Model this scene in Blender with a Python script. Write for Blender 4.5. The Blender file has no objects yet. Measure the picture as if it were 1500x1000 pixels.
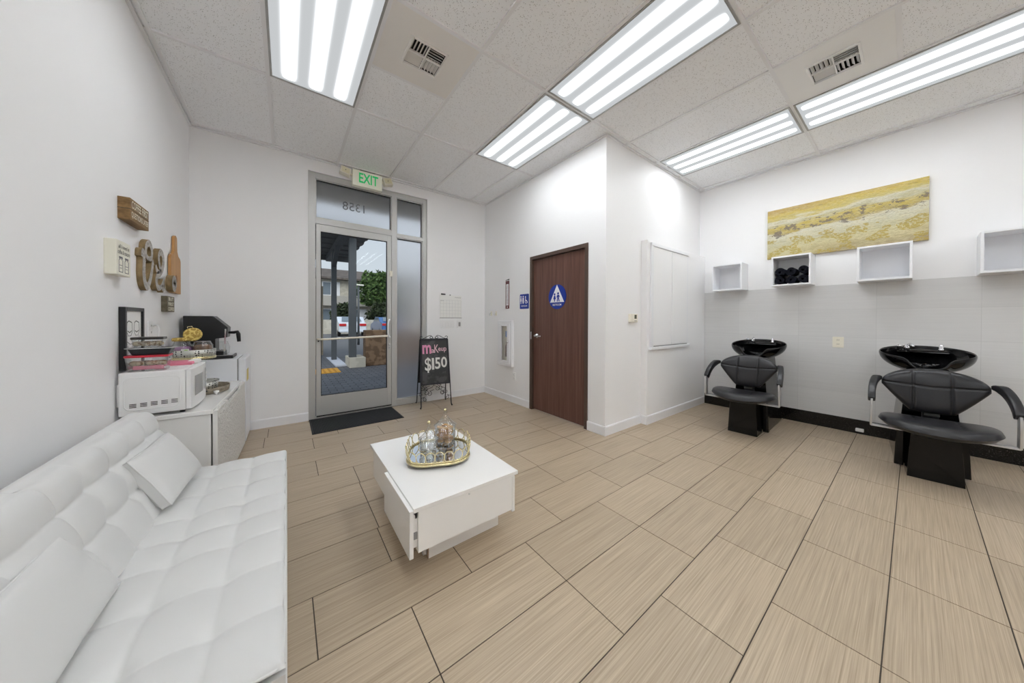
import bpy, bmesh, math, random
from mathutils import Vector, Matrix
random.seed(7)
S = bpy.context.scene
COL = S.collection
PI = math.pi

# ------------------------------------------------------------------ room measures (metres)
CAMZ = 1.2017
CH = 3.119            # ceiling height
XL, YB, XD, YF, XR, YR = -0.765, 4.405, 2.62, 1.965, 4.87, -3.0
U = 0.6096            # ceiling module
GX, GY = -0.1147, 3.1224

# ------------------------------------------------------------------ materials
def lin(c):
    r = []
    for v in c:
        v = v / 255.0
        r.append(v / 12.92 if v <= 0.04045 else ((v + 0.055) / 1.055) ** 2.4)
    return (r[0], r[1], r[2], 1.0)

def mat(name, rgb, rough=0.5, metal=0.0, spec=0.5, trans=0.0, ior=1.45, coat=0.0, emit=None, estr=0.0, alpha=1.0):
    m = bpy.data.materials.new(name); m.use_nodes = True
    b = m.node_tree.nodes['Principled BSDF']
    b.inputs['Base Color'].default_value = lin(rgb)
    b.inputs['Roughness'].default_value = rough
    b.inputs['Metallic'].default_value = metal
    b.inputs['Specular IOR Level'].default_value = spec
    b.inputs['Transmission Weight'].default_value = trans
    b.inputs['IOR'].default_value = ior
    b.inputs['Coat Weight'].default_value = coat
    b.inputs['Alpha'].default_value = alpha
    if emit:
        b.inputs['Emission Color'].default_value = lin(emit)
        b.inputs['Emission Strength'].default_value = estr
    return m

class N:
    """tiny node helper"""
    def __init__(s, m): s.m = m; s.t = m.node_tree; s.b = s.t.nodes.get('Principled BSDF')
    def new(s, t, **k):
        n = s.t.nodes.new(t)
        for a, v in k.items(): setattr(n, a, v)
        return n
    def link(s, a, b): s.t.links.new(a, b)
    def val(s, inp, v):
        if hasattr(v, 'is_output') or isinstance(v, bpy.types.NodeSocket): s.link(v, inp)
        else: inp.default_value = v
    def math(s, op, a, b=0.0, c=0.0, clamp=False):
        n = s.new('ShaderNodeMath', operation=op, use_clamp=clamp)
        s.val(n.inputs[0], a); s.val(n.inputs[1], b); s.val(n.inputs[2], c)
        return n.outputs[0]
    def coords(s, kind='Object', scale=(1, 1, 1), loc=(0, 0, 0)):
        tc = s.new('ShaderNodeTexCoord'); mp = s.new('ShaderNodeMapping')
        mp.inputs['Scale'].default_value = scale; mp.inputs['Location'].default_value = loc
        s.link(tc.outputs[kind], mp.inputs['Vector'])
        return mp.outputs['Vector']
    def noise(s, vec, scale=5, detail=3, rough=0.5):
        n = s.new('ShaderNodeTexNoise'); s.link(vec, n.inputs['Vector'])
        n.inputs['Scale'].default_value = scale; n.inputs['Detail'].default_value = detail
        n.inputs['Roughness'].default_value = rough
        return n.outputs['Fac']
    def ramp(s, fac, stops, interp='LINEAR'):
        r = s.new('ShaderNodeValToRGB'); r.color_ramp.interpolation = interp
        e = r.color_ramp.elements
        while len(e) < len(stops): e.new(0.5)
        for i, (p, c) in enumerate(stops):
            e[i].position = p; e[i].color = lin(c) if max(c) > 1 else (c[0], c[1], c[2], 1)
        s.val(r.inputs['Fac'], fac)
        return r.outputs['Color']
    def mix(s, fac, a, b, mode='MIX'):
        n = s.new('ShaderNodeMix', data_type='RGBA', blend_type=mode)
        s.val(n.inputs[0], fac); s.val(n.inputs[6], a); s.val(n.inputs[7], b)
        return n.outputs[2]
    def bump(s, h, strength=0.2, dist=0.01):
        n = s.new('ShaderNodeBump'); n.inputs['Strength'].default_value = strength
        n.inputs['Distance'].default_value = dist
        s.link(h, n.inputs['Height']); s.link(n.outputs['Normal'], s.b.inputs['Normal'])
    def base(s, col): s.link(col, s.b.inputs['Base Color'])

def sep(n, vec):
    x = n.new('ShaderNodeSeparateXYZ'); n.link(vec, x.inputs[0]); return x.outputs

def m_wall():
    m = mat('wall_paint', (241, 241, 242), 0.5, spec=0.35); n = N(m)
    n.bump(n.noise(n.coords(), 160, 3), 0.06, 0.004); return m
def m_ceiling():
    m = mat('ceiling_tile', (226, 224, 224), 0.9, spec=0.1); n = N(m); v = n.coords()
    vo = n.new('ShaderNodeTexVoronoi'); n.link(v, vo.inputs['Vector']); vo.inputs['Scale'].default_value = 120
    pick = n.noise(v, 60, 2)
    pit = n.math('MULTIPLY', n.math('LESS_THAN', vo.outputs['Distance'], 0.26), n.math('GREATER_THAN', pick, 0.52))
    fine = n.noise(v, 240, 2)
    c = n.mix(fine, (0.89, 0.90, 0.925, 1), (0.965, 0.975, 0.99, 1))
    n.base(n.mix(pit, c, (0.40, 0.39, 0.38, 1)))
    n.bump(n.math('SUBTRACT', fine, pit), 0.35, 0.004); return m
def m_tile():
    m = mat('floor_tile', (176, 158, 136), 0.36, spec=0.4); n = N(m)
    v = n.coords('Object', (1.8, 150, 1)); v2 = n.coords('Object', (5, 380, 1)); v3 = n.coords('Object', (1.3, 4, 1))
    g = n.new('ShaderNodeNewGeometry')
    a = n.math('MULTIPLY_ADD', n.noise(v, 1, 3), 0.6, n.math('MULTIPLY', n.noise(v2, 1, 2), 0.4))
    col = n.ramp(a, [(0.30, (152, 136, 114)), (0.5, (175, 158, 136)), (0.70, (194, 178, 155))])
    tone = n.math('MULTIPLY_ADD', g.outputs['Random Per Island'], 0.10, 0.95)
    tone = n.math('MULTIPLY', tone, n.math('MULTIPLY_ADD', n.noise(v3, 1, 2), 0.16, 0.92))
    hs = n.new('ShaderNodeHueSaturation'); n.link(col, hs.inputs['Color']); n.link(tone, hs.inputs['Value'])
    n.base(hs.outputs[0]); n.bump(a, 0.10, 0.002); return m
def m_wood(name, dark, light, sc=(1, 1, 1), rough=0.45, bump=0.1, spec=0.4):
    m = mat(name, light, rough, spec=spec); n = N(m); v = n.coords('Object', sc)
    a = n.noise(v, 1, 5, 0.6)
    n.base(n.ramp(a, [(0.3, dark), (0.7, light)])); n.bump(a, bump, 0.003); return m
def m_leather(name, rgb, rough=0.4, sc=220, b=0.08, coat=0.0, spec=0.5):
    m = mat(name, rgb, rough, coat=coat, spec=spec); n = N(m); n.bump(n.noise(n.coords(), sc, 2), b, 0.002); return m
def m_speck(name, a, b, sc, thr=0.62, rough=0.3):
    m = mat(name, a, rough); n = N(m); f = n.noise(n.coords(), sc, 2)
    n.base(n.ramp(f, [(thr - .04, a), (thr + .04, b)])); return m

M = {}
M['wall'] = m_wall(); M['ceil'] = m_ceiling(); M['tile'] = m_tile()
M['grout'] = mat('grout', (74, 66, 58), 0.9)
M['tbar'] = mat('ceiling_grid_paint', (236, 236, 238), 0.5)
M['trimwhite'] = mat('white_trim_paint', (236, 237, 240), 0.35)
M['vent'] = mat('vent_cream_metal', (234, 231, 227), 0.5)
M['ventw'] = mat('vent_white_metal', (240, 240, 240), 0.5)
M['ventdark'] = mat('vent_dark', (38, 36, 34), 0.9)
M['alu'] = mat('anodised_aluminium', (190, 190, 188), 0.42, metal=0.35)
M['alufix'] = mat('fixture_metal', (168, 168, 166), 0.4, metal=0.3)
M['gasket'] = mat('black_gasket', (22, 22, 24), 0.6)
def m_thin(name, tint, ior, rough=0.0, extra=0.0):
    m = bpy.data.materials.new(name); m.use_nodes = True; n = N(m)
    for nd in list(n.t.nodes): n.t.nodes.remove(nd)
    out = n.new('ShaderNodeOutputMaterial'); tr = n.new('ShaderNodeBsdfTransparent'); gl = n.new('ShaderNodeBsdfGlossy'); mx = n.new('ShaderNodeMixShader'); fr = n.new('ShaderNodeLayerWeight')
    tr.inputs['Color'].default_value = lin(tint); gl.inputs['Roughness'].default_value = rough; fr.inputs['Blend'].default_value = .5
    n.link(n.math('MULTIPLY_ADD', n.math('POWER', fr.outputs['Facing'], 3.5), ior, extra, clamp=True), mx.inputs[0]); n.link(tr.outputs[0], mx.inputs[1]); n.link(gl.outputs[0], mx.inputs[2]); n.link(mx.outputs[0], out.inputs[0])
    return m
M['glass'] = m_thin('clear_glass', (246, 248, 248), .25, 0.0, .005)
M['jarglass'] = m_thin('jar_glass', (253, 254, 254), .95, 0.015, 0.085)
M['mat'] = None
M['white_gloss'] = mat('white_gloss_lacquer', (240, 239, 237), 0.18, coat=0.3)
M['white_plastic'] = mat('white_plastic', (236, 236, 236), 0.35)
M['white_metal'] = mat('white_enamel', (231, 233, 237), 0.3)
M['offwhite'] = mat('ivory_plastic', (236, 231, 216), 0.45)
M['grey_plastic'] = mat('grey_plastic', (150, 150, 150), 0.4)
M['black_plastic'] = mat('black_plastic', (30, 31, 33), 0.35)
M['black_gloss'] = mat('black_gloss', (11, 11, 12), 0.08, spec=0.35)
M['black_metal'] = mat('black_iron', (48, 48, 52), 0.5, metal=0.4)
M['chrome'] = mat('chrome', (225, 225, 228), 0.12, metal=1.0)
M['steel'] = mat('brushed_steel', (205, 206, 208), 0.32, metal=0.75)
M['gold'] = mat('champagne_gold', (226, 214, 170), 0.25, metal=0.85)
M['mirror'] = mat('mirror', (225, 230, 236), 0.03, metal=1.0)
M['white_leather'] = m_leather('white_leather', (212, 212, 211), 0.42, 260, 0.05, spec=0.4)
M['black_leather'] = m_leather('black_leather', (36, 36, 39), 0.30, 200, 0.10)
M['wooddoor'] = m_wood('dark_walnut', (88, 60, 52), (116, 84, 73), (60, 60, 1.5), 0.38, 0.06)
M['doorframe'] = mat('dark_brown_frame', (84, 68, 60), 0.4)
M['board'] = m_wood('honey_wood', (168, 124, 74), (200, 154, 100), (30, 60, 3), 0.5)
M['signwood'] = m_wood('stained_wood', (100, 76, 46), (150, 118, 76), (25, 4, 40), 0.6)
M['signwood2'] = m_wood('grey_stained_wood', (84, 78, 62), (116, 108, 90), (25, 6, 40), 0.6)
M['letterwood'] = m_wood('rustic_brown_edge', (104, 88, 60), (152, 130, 94), (30, 30, 8), 0.7)
M['lettergrey'] = m_wood('weathered_grey', (138, 134, 128), (196, 192, 186), (20, 30, 60), 0.6)
M['traywood'] = m_wood('grey_driftwood', (110, 100, 86), (160, 150, 132), (10, 40, 40), 0.6)
M['cream'] = mat('cream_paint', (232, 230, 216), 0.55)
M['lettering'] = mat('cream_lettering', (232, 226, 206), 0.6)
M['ink'] = mat('dark_ink', (62, 60, 54), 0.7)
M['inkgrey'] = mat('grey_ink', (120, 120, 122), 0.7)
M['paper'] = mat('white_paper', (238, 238, 235), 0.6)
M['blue'] = mat('sign_blue', (22, 52, 150), 0.4)
M['signwhite'] = mat('sign_white', (240, 240, 244), 0.45)
M['maroon'] = mat('maroon_label', (104, 58, 60), 0.5)
M['green'] = mat('exit_green', (40, 190, 110), 0.4, emit=(40, 200, 110), estr=0.25)
M['exitface'] = mat('exit_face', (228, 228, 212), 0.4, emit=(228, 228, 212), estr=0.10)
M['granite'] = m_speck('black_granite', (17, 15, 15), (74, 68, 64), 130, 0.66, 0.12)
M['towel'] = m_leather('black_terry', (26, 27, 34), 0.95, 400, 0.6, spec=0.1)
M['board_black'] = m_speck('chalkboard', (60, 61, 62), (80, 80, 81), 9, 0.55, 0.8)
M['chalkpink'] = mat('chalk_pink', (222, 150, 184), 0.9)
M['chalkwhite'] = mat('chalk_white', (226, 226, 222), 0.9)
M['chalkrose'] = mat('chalk_rose', (226, 190, 200), 0.9)
M['red'] = mat('red_lid', (196, 44, 62), 0.35)
M['pink'] = m_leather('pink_napkin', (222, 130, 152), 0.8, 120, 0.2)
M['cookie'] = m_speck('cookie', (228, 178, 110), (130, 84, 44), 90, 0.66, 0.85)
M['coffee'] = m_speck('coffee_brown', (98, 66, 44), (140, 100, 70), 120, 0.5, 0.9)
M['purple'] = mat('lilac_wrap', (176, 128, 176), 0.6)
M['lime'] = mat('lime_green', (142, 190, 40), 0.5)
M['food'] = m_speck('pastry', (206, 190, 160), (150, 118, 78), 60, 0.55, 0.8)
M['yellowcream'] = m_speck('gold_straw', (214, 190, 108), (166, 134, 60), 60, 0.5, 0.6)
M['galv'] = m_speck('galvanised', (176, 176, 170), (120, 120, 116), 40, 0.55, 0.4)
M['sticker'] = mat('yellow_label', (222, 200, 96), 0.5)

m = mat('wall_tile_white', (222, 222, 222), 0.28, spec=0.45); n = N(m)
g = n.new('ShaderNodeNewGeometry'); v = n.coords('Object', (1, 2, 60))
n.base(n.ramp(n.math('MULTIPLY_ADD', g.outputs['Random Per Island'], .3, n.math('MULTIPLY', n.noise(v, 1, 2), .5)), [(0.1, (210, 210, 210)), (0.7, (222, 222, 222))]))
M['wtile'] = m
M['wgrout'] = mat('wall_grout', (196, 196, 196), 0.8)

m = mat('ribbed_rubber', (34, 36, 38), 0.85); n = N(m)
w = n.new('ShaderNodeTexWave', wave_type='BANDS', bands_direction='X'); n.link(n.coords(), w.inputs['Vector']); w.inputs['Scale'].default_value = 22
n.base(n.ramp(w.outputs['Fac'], [(0.2, (20, 21, 22)), (0.8, (52, 54, 56))])); n.bump(w.outputs['Fac'], 0.8, 0.006)
M['mat'] = m

m = mat('embossed_white', (232, 230, 226), 0.5); n = N(m); v = n.coords('Object', (1, 1, 1))
n.bump(n.noise(v, 46, 3, 0.6), 1.0, 0.03); M['emboss'] = m

# frosted glass
m = bpy.data.materials.new('frosted_glass'); m.use_nodes = True; n = N(m); M['frost'] = m
n.b.inputs['Base Color'].default_value = lin((253, 254, 255)); n.b.inputs['Roughness'].default_value = 0.34; n.b.inputs['Transmission Weight'].default_value = 1.0; n.b.inputs['IOR'].default_value = 1.25
tl = n.new('ShaderNodeBsdfTranslucent'); tl.inputs['Color'].default_value = lin((250, 250, 250)); df = n.new('ShaderNodeBsdfDiffuse'); df.inputs['Color'].default_value = lin((235, 236, 238))
m1 = n.new('ShaderNodeMixShader'); m1.inputs[0].default_value = .35; n.link(tl.outputs[0], m1.inputs[1]); n.link(df.outputs[0], m1.inputs[2])
m2 = n.new('ShaderNodeMixShader'); m2.inputs[0].default_value = .16; n.link(n.b.outputs[0], m2.inputs[1]); n.link(m1.outputs[0], m2.inputs[2])
n.link(m2.outputs[0], n.t.nodes['Material Output'].inputs[0])
# perforated band look (small real holes would be far below a pixel)
m = mat('pierced_metal', (206, 206, 200), 0.35, metal=0.5); n = N(m)
vo = n.new('ShaderNodeTexVoronoi'); n.link(n.coords(), vo.inputs['Vector']); vo.inputs['Scale'].default_value = 62; vo.inputs['Randomness'].default_value = 0.35
f = n.math('LESS_THAN', vo.outputs['Distance'], 0.34)
n.base(n.mix(f, lin((208, 208, 202)), lin((48, 46, 44)))); M['pierced'] = m

def m_art():
    m = mat('abstract_canvas', (210, 200, 140), 0.6); n = N(m)
    tc = n.new('ShaderNodeTexCoord'); o = sep(n, tc.outputs['Object'])
    # local y runs along the wall (-0.6..0.6), local z runs up (0..0.61)
    vn = n.coords('Object', (1, 3.6, 17)); vf = n.coords('Object', (1, 14, 40)); vb = n.coords('Object', (1, 9, 16)); vs = n.coords('Object', (1, 34, 70))
    h = n.math('DIVIDE', o[2], 0.61)
    h = n.math('ADD', h, n.math('MULTIPLY', n.math('SUBTRACT', n.noise(vn, 1, 3), 0.5), 0.34))
    h = n.math('ADD', h, n.math('MULTIPLY', o[1], 0.10))
    base = n.ramp(h, [(0.0, (166, 148, 112)), (0.10, (186, 172, 126)), (0.20, (204, 196, 150)), (0.34, (198, 194, 160)), (0.44, (214, 212, 190)),
                      (0.52, (218, 216, 200)), (0.56, (178, 156, 80)), (0.66, (206, 182, 80)), (0.71, (196, 192, 158)), (0.77, (224, 222, 210)),
                      (0.82, (208, 192, 110)), (0.90, (216, 190, 84)), (1.0, (196, 164, 90))])
    fine = n.noise(vf, 1, 5, 0.7)
    col = n.mix(n.math('MULTIPLY', n.math('SUBTRACT', fine, 0.42, clamp=True), 1.8, clamp=True), base, lin((226, 214, 168)))
    # ochre specks in the lower field
    sp = n.noise(vs, 1, 3, 0.7); lowm = n.math('LESS_THAN', h, 0.42)
    cl = n.math('GREATER_THAN', n.noise(n.coords('Object', (1, 4, 8), (3, 1, 2)), 1, 2), 0.52)
    f1 = n.math('MULTIPLY', n.math('MULTIPLY', n.math('GREATER_THAN', sp, 0.47), lowm), cl)
    col = n.mix(n.math('MULTIPLY', f1, 0.8), col, lin((178, 152, 38)))
    # dark shrub clumps along the middle band
    band = n.math('MULTIPLY', n.math('GREATER_THAN', h, 0.50), n.math('LESS_THAN', h, 0.70))
    cm = n.math('GREATER_THAN', n.noise(vb, 1, 6, 0.75), 0.54)
    col = n.mix(n.math('MULTIPLY', n.math('MULTIPLY', band, cm), 0.85), col, lin((108, 96, 92)))
    dk = n.math('GREATER_THAN', n.noise(n.coords('Object', (1, 5, 90), (0, 7, 3)), 1, 3, 0.65), 0.63)
    col = n.mix(n.math('MULTIPLY', dk, 0.45), col, lin((120, 104, 70)))
    grit = n.noise(n.coords('Object', (1, 55, 120)), 1, 4, 0.7)
    col = n.mix(n.math('MULTIPLY', n.math('SUBTRACT', grit, 0.50, clamp=True), 2.4, clamp=True), col, lin((150, 140, 104)))
    n.base(n.mix(0.16, col, lin((150, 148, 132)))); n.bump(n.math('ADD', fine, sp), 0.8, 0.008)
    return m
M['art'] = m_art()

def m_diffuser(name, length, width, peak, base):
    """prismatic lens lit by three tubes that run along local y"""
    m = bpy.data.materials.new(name); m.use_nodes = True; n = N(m)
    for nd in list(n.t.nodes): n.t.nodes.remove(nd)
    out = n.new('ShaderNodeOutputMaterial'); em = n.new('ShaderNodeEmission'); n.link(em.outputs[0], out.inputs[0])
    tc = n.new('ShaderNodeTexCoord'); o = sep(n, tc.outputs['Object'])
    tot = base
    for c in (-0.31, 0.0, 0.31):
        d = n.math('DIVIDE', n.math('SUBTRACT', o[0], c * width), 0.0245 * width / 0.58)
        g = n.math('POWER', 2.718, n.math('MULTIPLY', n.math('MULTIPLY', d, d), -1.0))
        e = n.math('MULTIPLY', n.math('SUBTRACT', length / 2 - 0.02, n.math('ABSOLUTE', o[1])), 14.0, clamp=True)
        tot = n.math('ADD', tot, n.math('MULTIPLY', n.math('MULTIPLY', g, e), peak))
    n.link(tot, em.inputs['Strength']); em.inputs['Color'].default_value = (0.945, 0.978, 1.0, 1)
    return m

# ------------------------------------------------------------------ mesh builder
class B:
    def __init__(s): s.v = []; s.f = []; s.s = []
    def add(s, vs, fs, smooth=False):
        o = len(s.v); s.v += [tuple(p) for p in vs]
        for f in fs: s.f.append(tuple(i + o for i in f)); s.s.append(smooth)
        return s
    def box(s, x0, x1, y0, y1, z0, z1):
        vs = [(x, y, z) for z in (z0, z1) for y in (y0, y1) for x in (x0, x1)]
        return s.add(vs, [(0, 2, 3, 1), (4, 5, 7, 6), (0, 1, 5, 4), (2, 6, 7, 3), (0, 4, 6, 2), (1, 3, 7, 5)])
    def obox(s, mtx, sx, sy, sz):
        vs = [mtx @ Vector((x * sx / 2, y * sy / 2, z * sz / 2)) for z in (-1, 1) for y in (-1, 1) for x in (-1, 1)]
        return s.add(vs, [(0, 2, 3, 1), (4, 5, 7, 6), (0, 1, 5, 4), (2, 6, 7, 3), (0, 4, 6, 2), (1, 3, 7, 5)])
    def frust(s, b, t):   # b, t = (x0,x1,y0,y1,z)
        vs = [(x, y, q[4]) for q in (b, t) for y in q[2:4] for x in q[0:2]]
        return s.add(vs, [(0, 2, 3, 1), (4, 5, 7, 6), (0, 1, 5, 4), (2, 6, 7, 3), (0, 4, 6, 2), (1, 3, 7, 5)])
    def lathe(s, prof, c=(0, 0, 0), n=32, sx=1, sy=1, axis='z'):
        vs = []; fs = []
        for r, z in prof:
            for k in range(n):
                a = 2 * PI * k / n; p = (r * math.cos(a) * sx, r * math.sin(a) * sy, z)
                if axis == 'x': p = (p[2], p[0], p[1])
                if axis == 'y': p = (p[0], p[2], p[1])
                vs.append((c[0] + p[0], c[1] + p[1], c[2] + p[2]))
        for i in range(len(prof) - 1):
            for k in range(n):
                fs.append((i * n + k, i * n + (k + 1) % n, (i + 1) * n + (k + 1) % n, (i + 1) * n + k))
        s.add(vs, fs, True)
        o = len(s.v) - len(vs)
        if prof[0][0] > 1e-5: s.f.append(tuple(o + k for k in reversed(range(n)))); s.s.append(False)
        if prof[-1][0] > 1e-5: s.f.append(tuple(o + (len(prof) - 1) * n + k for k in range(n))); s.s.append(False)
        return s
    def cyl(s, p0, p1, r0, r1=None, n=16): return s.tube([p0, p1], [r0, r0 if r1 is None else r1], n)
    def tube(s, pts, r, n=8, closed=False, flat=1.0):
        pts = [Vector(p) for p in pts]; m = len(pts)
        rr = r if isinstance(r, (list, tuple)) else [r] * m
        vs = []; fs = []; up = None
        for i, p in enumerate(pts):
            if closed: t = pts[(i + 1) % m] - pts[i - 1]
            else: t = pts[min(i + 1, m - 1)] - pts[max(i - 1, 0)]
            t.normalize()
            if up is None:
                up = Vector((0, 0, 1)) if abs(t.z) < 0.9 else Vector((1, 0, 0))
            a = t.cross(up)
            if a.length < 1e-6: a = t.cross(Vector((0, 1, 0)))
            a.normalize(); b = a.cross(t); up = b
            for k in range(n):
                q = 2 * PI * k / n
                vs.append(p + a * math.cos(q) * rr[i] + b * math.sin(q) * rr[i] * flat)
        L = m if closed else m - 1
        for i in range(L):
            j = (i + 1) % m
            for k in range(n):
                fs.append((i * n + k, i * n + (k + 1) % n, j * n + (k + 1) % n, j * n + k))
        o = len(s.v); s.add(vs, fs, True)
        if not closed:
            s.f.append(tuple(o + k for k in reversed(range(n)))); s.s.append(False)
            s.f.append(tuple(o + (m - 1) * n + k for k in range(n))); s.s.append(False)
        return s
    def grid(s, fn, nu, nv, closed_u=False, smooth=True):
        vs = [fn(i / nu, j / nv) for j in range(nv + 1) for i in range(nu + (0 if closed_u else 1))]
        w = nu if closed_u else nu + 1; fs = []
        for j in range(nv):
            for i in range(nu):
                fs.append((j * w + i, j * w + (i + 1) % w, (j + 1) * w + (i + 1) % w, (j + 1) * w + i))
        return s.add(vs, fs, smooth)
    def prism(s, poly, fr, d0, d1):
        """poly in the plane frame fr=(origin,right,up,normal), from offset d0 to d1 along the normal"""
        o, r, u, nn = [Vector(q) for q in fr]; k = len(poly)
        vs = [o + r * a + u * b + nn * d for d in (d0, d1) for a, b in poly]
        fs = [tuple(reversed(range(k))), tuple(range(k, 2 * k))] + [(i, (i + 1) % k, k + (i + 1) % k, k + i) for i in range(k)]
        return s.add(vs, fs)
    def sphere(s, c, r, n=16, sx=1, sy=1, sz=1):
        pr = [(max(math.sin(PI * i / n), 0.0) * r, -math.cos(PI * i / n) * r * sz) for i in range(n + 1)]
        pr[0] = (0.0001 * r, pr[0][1]); pr[-1] = (0.0001 * r, pr[-1][1])
        return s.lathe(pr, c, n * 2 if n < 12 else 24, sx, sy)
    def text(s, body, fr, size, d0=0.0, d1=0.0008, width=None, mirror=False, bold=0.0, shear=0.0):
        cu = bpy.data.curves.new('t', 'FONT'); cu.body = body; cu.size = 1; cu.align_x = 'CENTER'; cu.align_y = 'CENTER'
        cu.resolution_u = 3; cu.offset = bold; cu.shear = shear
        ob = bpy.data.objects.new('t', cu); me = bpy.data.meshes.new_from_object(ob)
        o, r, u, nn = [Vector(q) for q in fr]
        xs = [v.co.x for v in me.vertices]; w = max(xs) - min(xs)
        ys = [v.co.y for v in me.vertices]; h = max(ys) - min(ys); cx = (max(xs) + min(xs)) / 2; cy = (max(ys) + min(ys)) / 2
        ky = size / h; kx = ky if width is None else width / w
        if mirror: kx = -kx
        top = [o + r * (v.co.x - cx) * kx + u * (v.co.y - cy) * ky + nn * d1 for v in me.vertices]
        s.add(top, [tuple(p.vertices) for p in me.polygons])
        bpy.data.objects.remove(ob); bpy.data.curves.remove(cu); bpy.data.meshes.remove(me)
        return s
    def xf(s, mtx):
        s.v = [tuple(mtx @ Vector(p)) for p in s.v]; return s

def build(name, b, material, parent=None, off=(0, 0, 0), bevel=0.0, sub=0, smooth_angle=None, kind=None, seg=2):
    me = bpy.data.meshes.new(name)
    if parent is not None and off == (0, 0, 0):
        r = parent
        while r.parent is not None: r = r.parent
        off = tuple(r.get('_o', (0, 0, 0)))
    me.from_pydata([(x - off[0], y - off[1], z - off[2]) for x, y, z in b.v], [], b.f)
    me.polygons.foreach_set('use_smooth', b.s)
    bm = bmesh.new(); bm.from_mesh(me); bmesh.ops.recalc_face_normals(bm, faces=bm.faces[:]); bm.to_mesh(me); bm.free()
    if smooth_angle:
        me.polygons.foreach_set('use_smooth', [True] * len(me.polygons)); me.set_sharp_from_angle(angle=math.radians(smooth_angle))
    me.materials.append(M[material] if isinstance(material, str) else material)
    o = bpy.data.objects.new(name, me); COL.objects.link(o)
    if bevel:
        md = o.modifiers.new('bevel', 'BEVEL'); md.width = bevel; md.segments = seg; md.limit_method = 'ANGLE'; md.angle_limit = math.radians(40)
        md.harden_normals = False
    if sub:
        md = o.modifiers.new('sub', 'SUBSURF'); md.levels = sub; md.render_levels = sub
    if parent is not None: o.parent = parent
    else: o.location = off
    if kind: o['kind'] = kind
    return o

def thing(name, label, cat, loc=(0, 0, 0), group=None):
    o = bpy.data.objects.new(name, None); COL.objects.link(o); o.location = loc; o.empty_display_size = 0.05
    o['_o'] = list(loc); o['label'] = label; o['category'] = cat
    if group: o['group'] = group
    return o
def tag(o, label, cat, group=None):
    o['label'] = label; o['category'] = cat
    if group: o['group'] = group
    return o
def struct(name, b, material, bevel=0.0, **k): return build(name, b, material, None, bevel=bevel, kind='structure', **k)
def copy_thing(root, dloc, label, group=None):
    r = root.copy(); COL.objects.link(r); r.location = Vector(root.location) + Vector(dloc)
    r['label'] = label
    if group: r['group'] = group
    for ch in root.children:
        c = ch.copy(); COL.objects.link(c); c.parent = r
        for g in ch.children:
            d = g.copy(); COL.objects.link(d); d.parent = c
    return r

# plane frames: origin, right (as seen by the viewer), up, outward normal
def fr_left(y, z, x): return ((x, y, z), (0, 1, 0), (0, 0, 1), (1, 0, 0))        # on the left wall, seen from the room
def fr_back(x, z, y): return ((x, y, z), (1, 0, 0), (0, 0, 1), (0, -1, 0))
def fr_right(y, z, x): return ((x, y, z), (0, -1, 0), (0, 0, 1), (-1, 0, 0))     # on walls facing -x
def rrect(w, h, r, n=5):
    p = []
    for cx, cy, a0 in ((w/2-r, h/2-r, 0), (-w/2+r, h/2-r, 90), (-w/2+r, -h/2+r, 180), (w/2-r, -h/2+r, 270)):
        for k in range(n + 1):
            a = math.radians(a0 + 90 * k / n); p.append((cx + r * math.cos(a), cy + r * math.sin(a)))
    return p
def circ(r, n=28, cx=0, cy=0, ry=None): return [(cx + r * math.cos(2*PI*k/n), cy + (ry or r) * math.sin(2*PI*k/n)) for k in range(n)]

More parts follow.
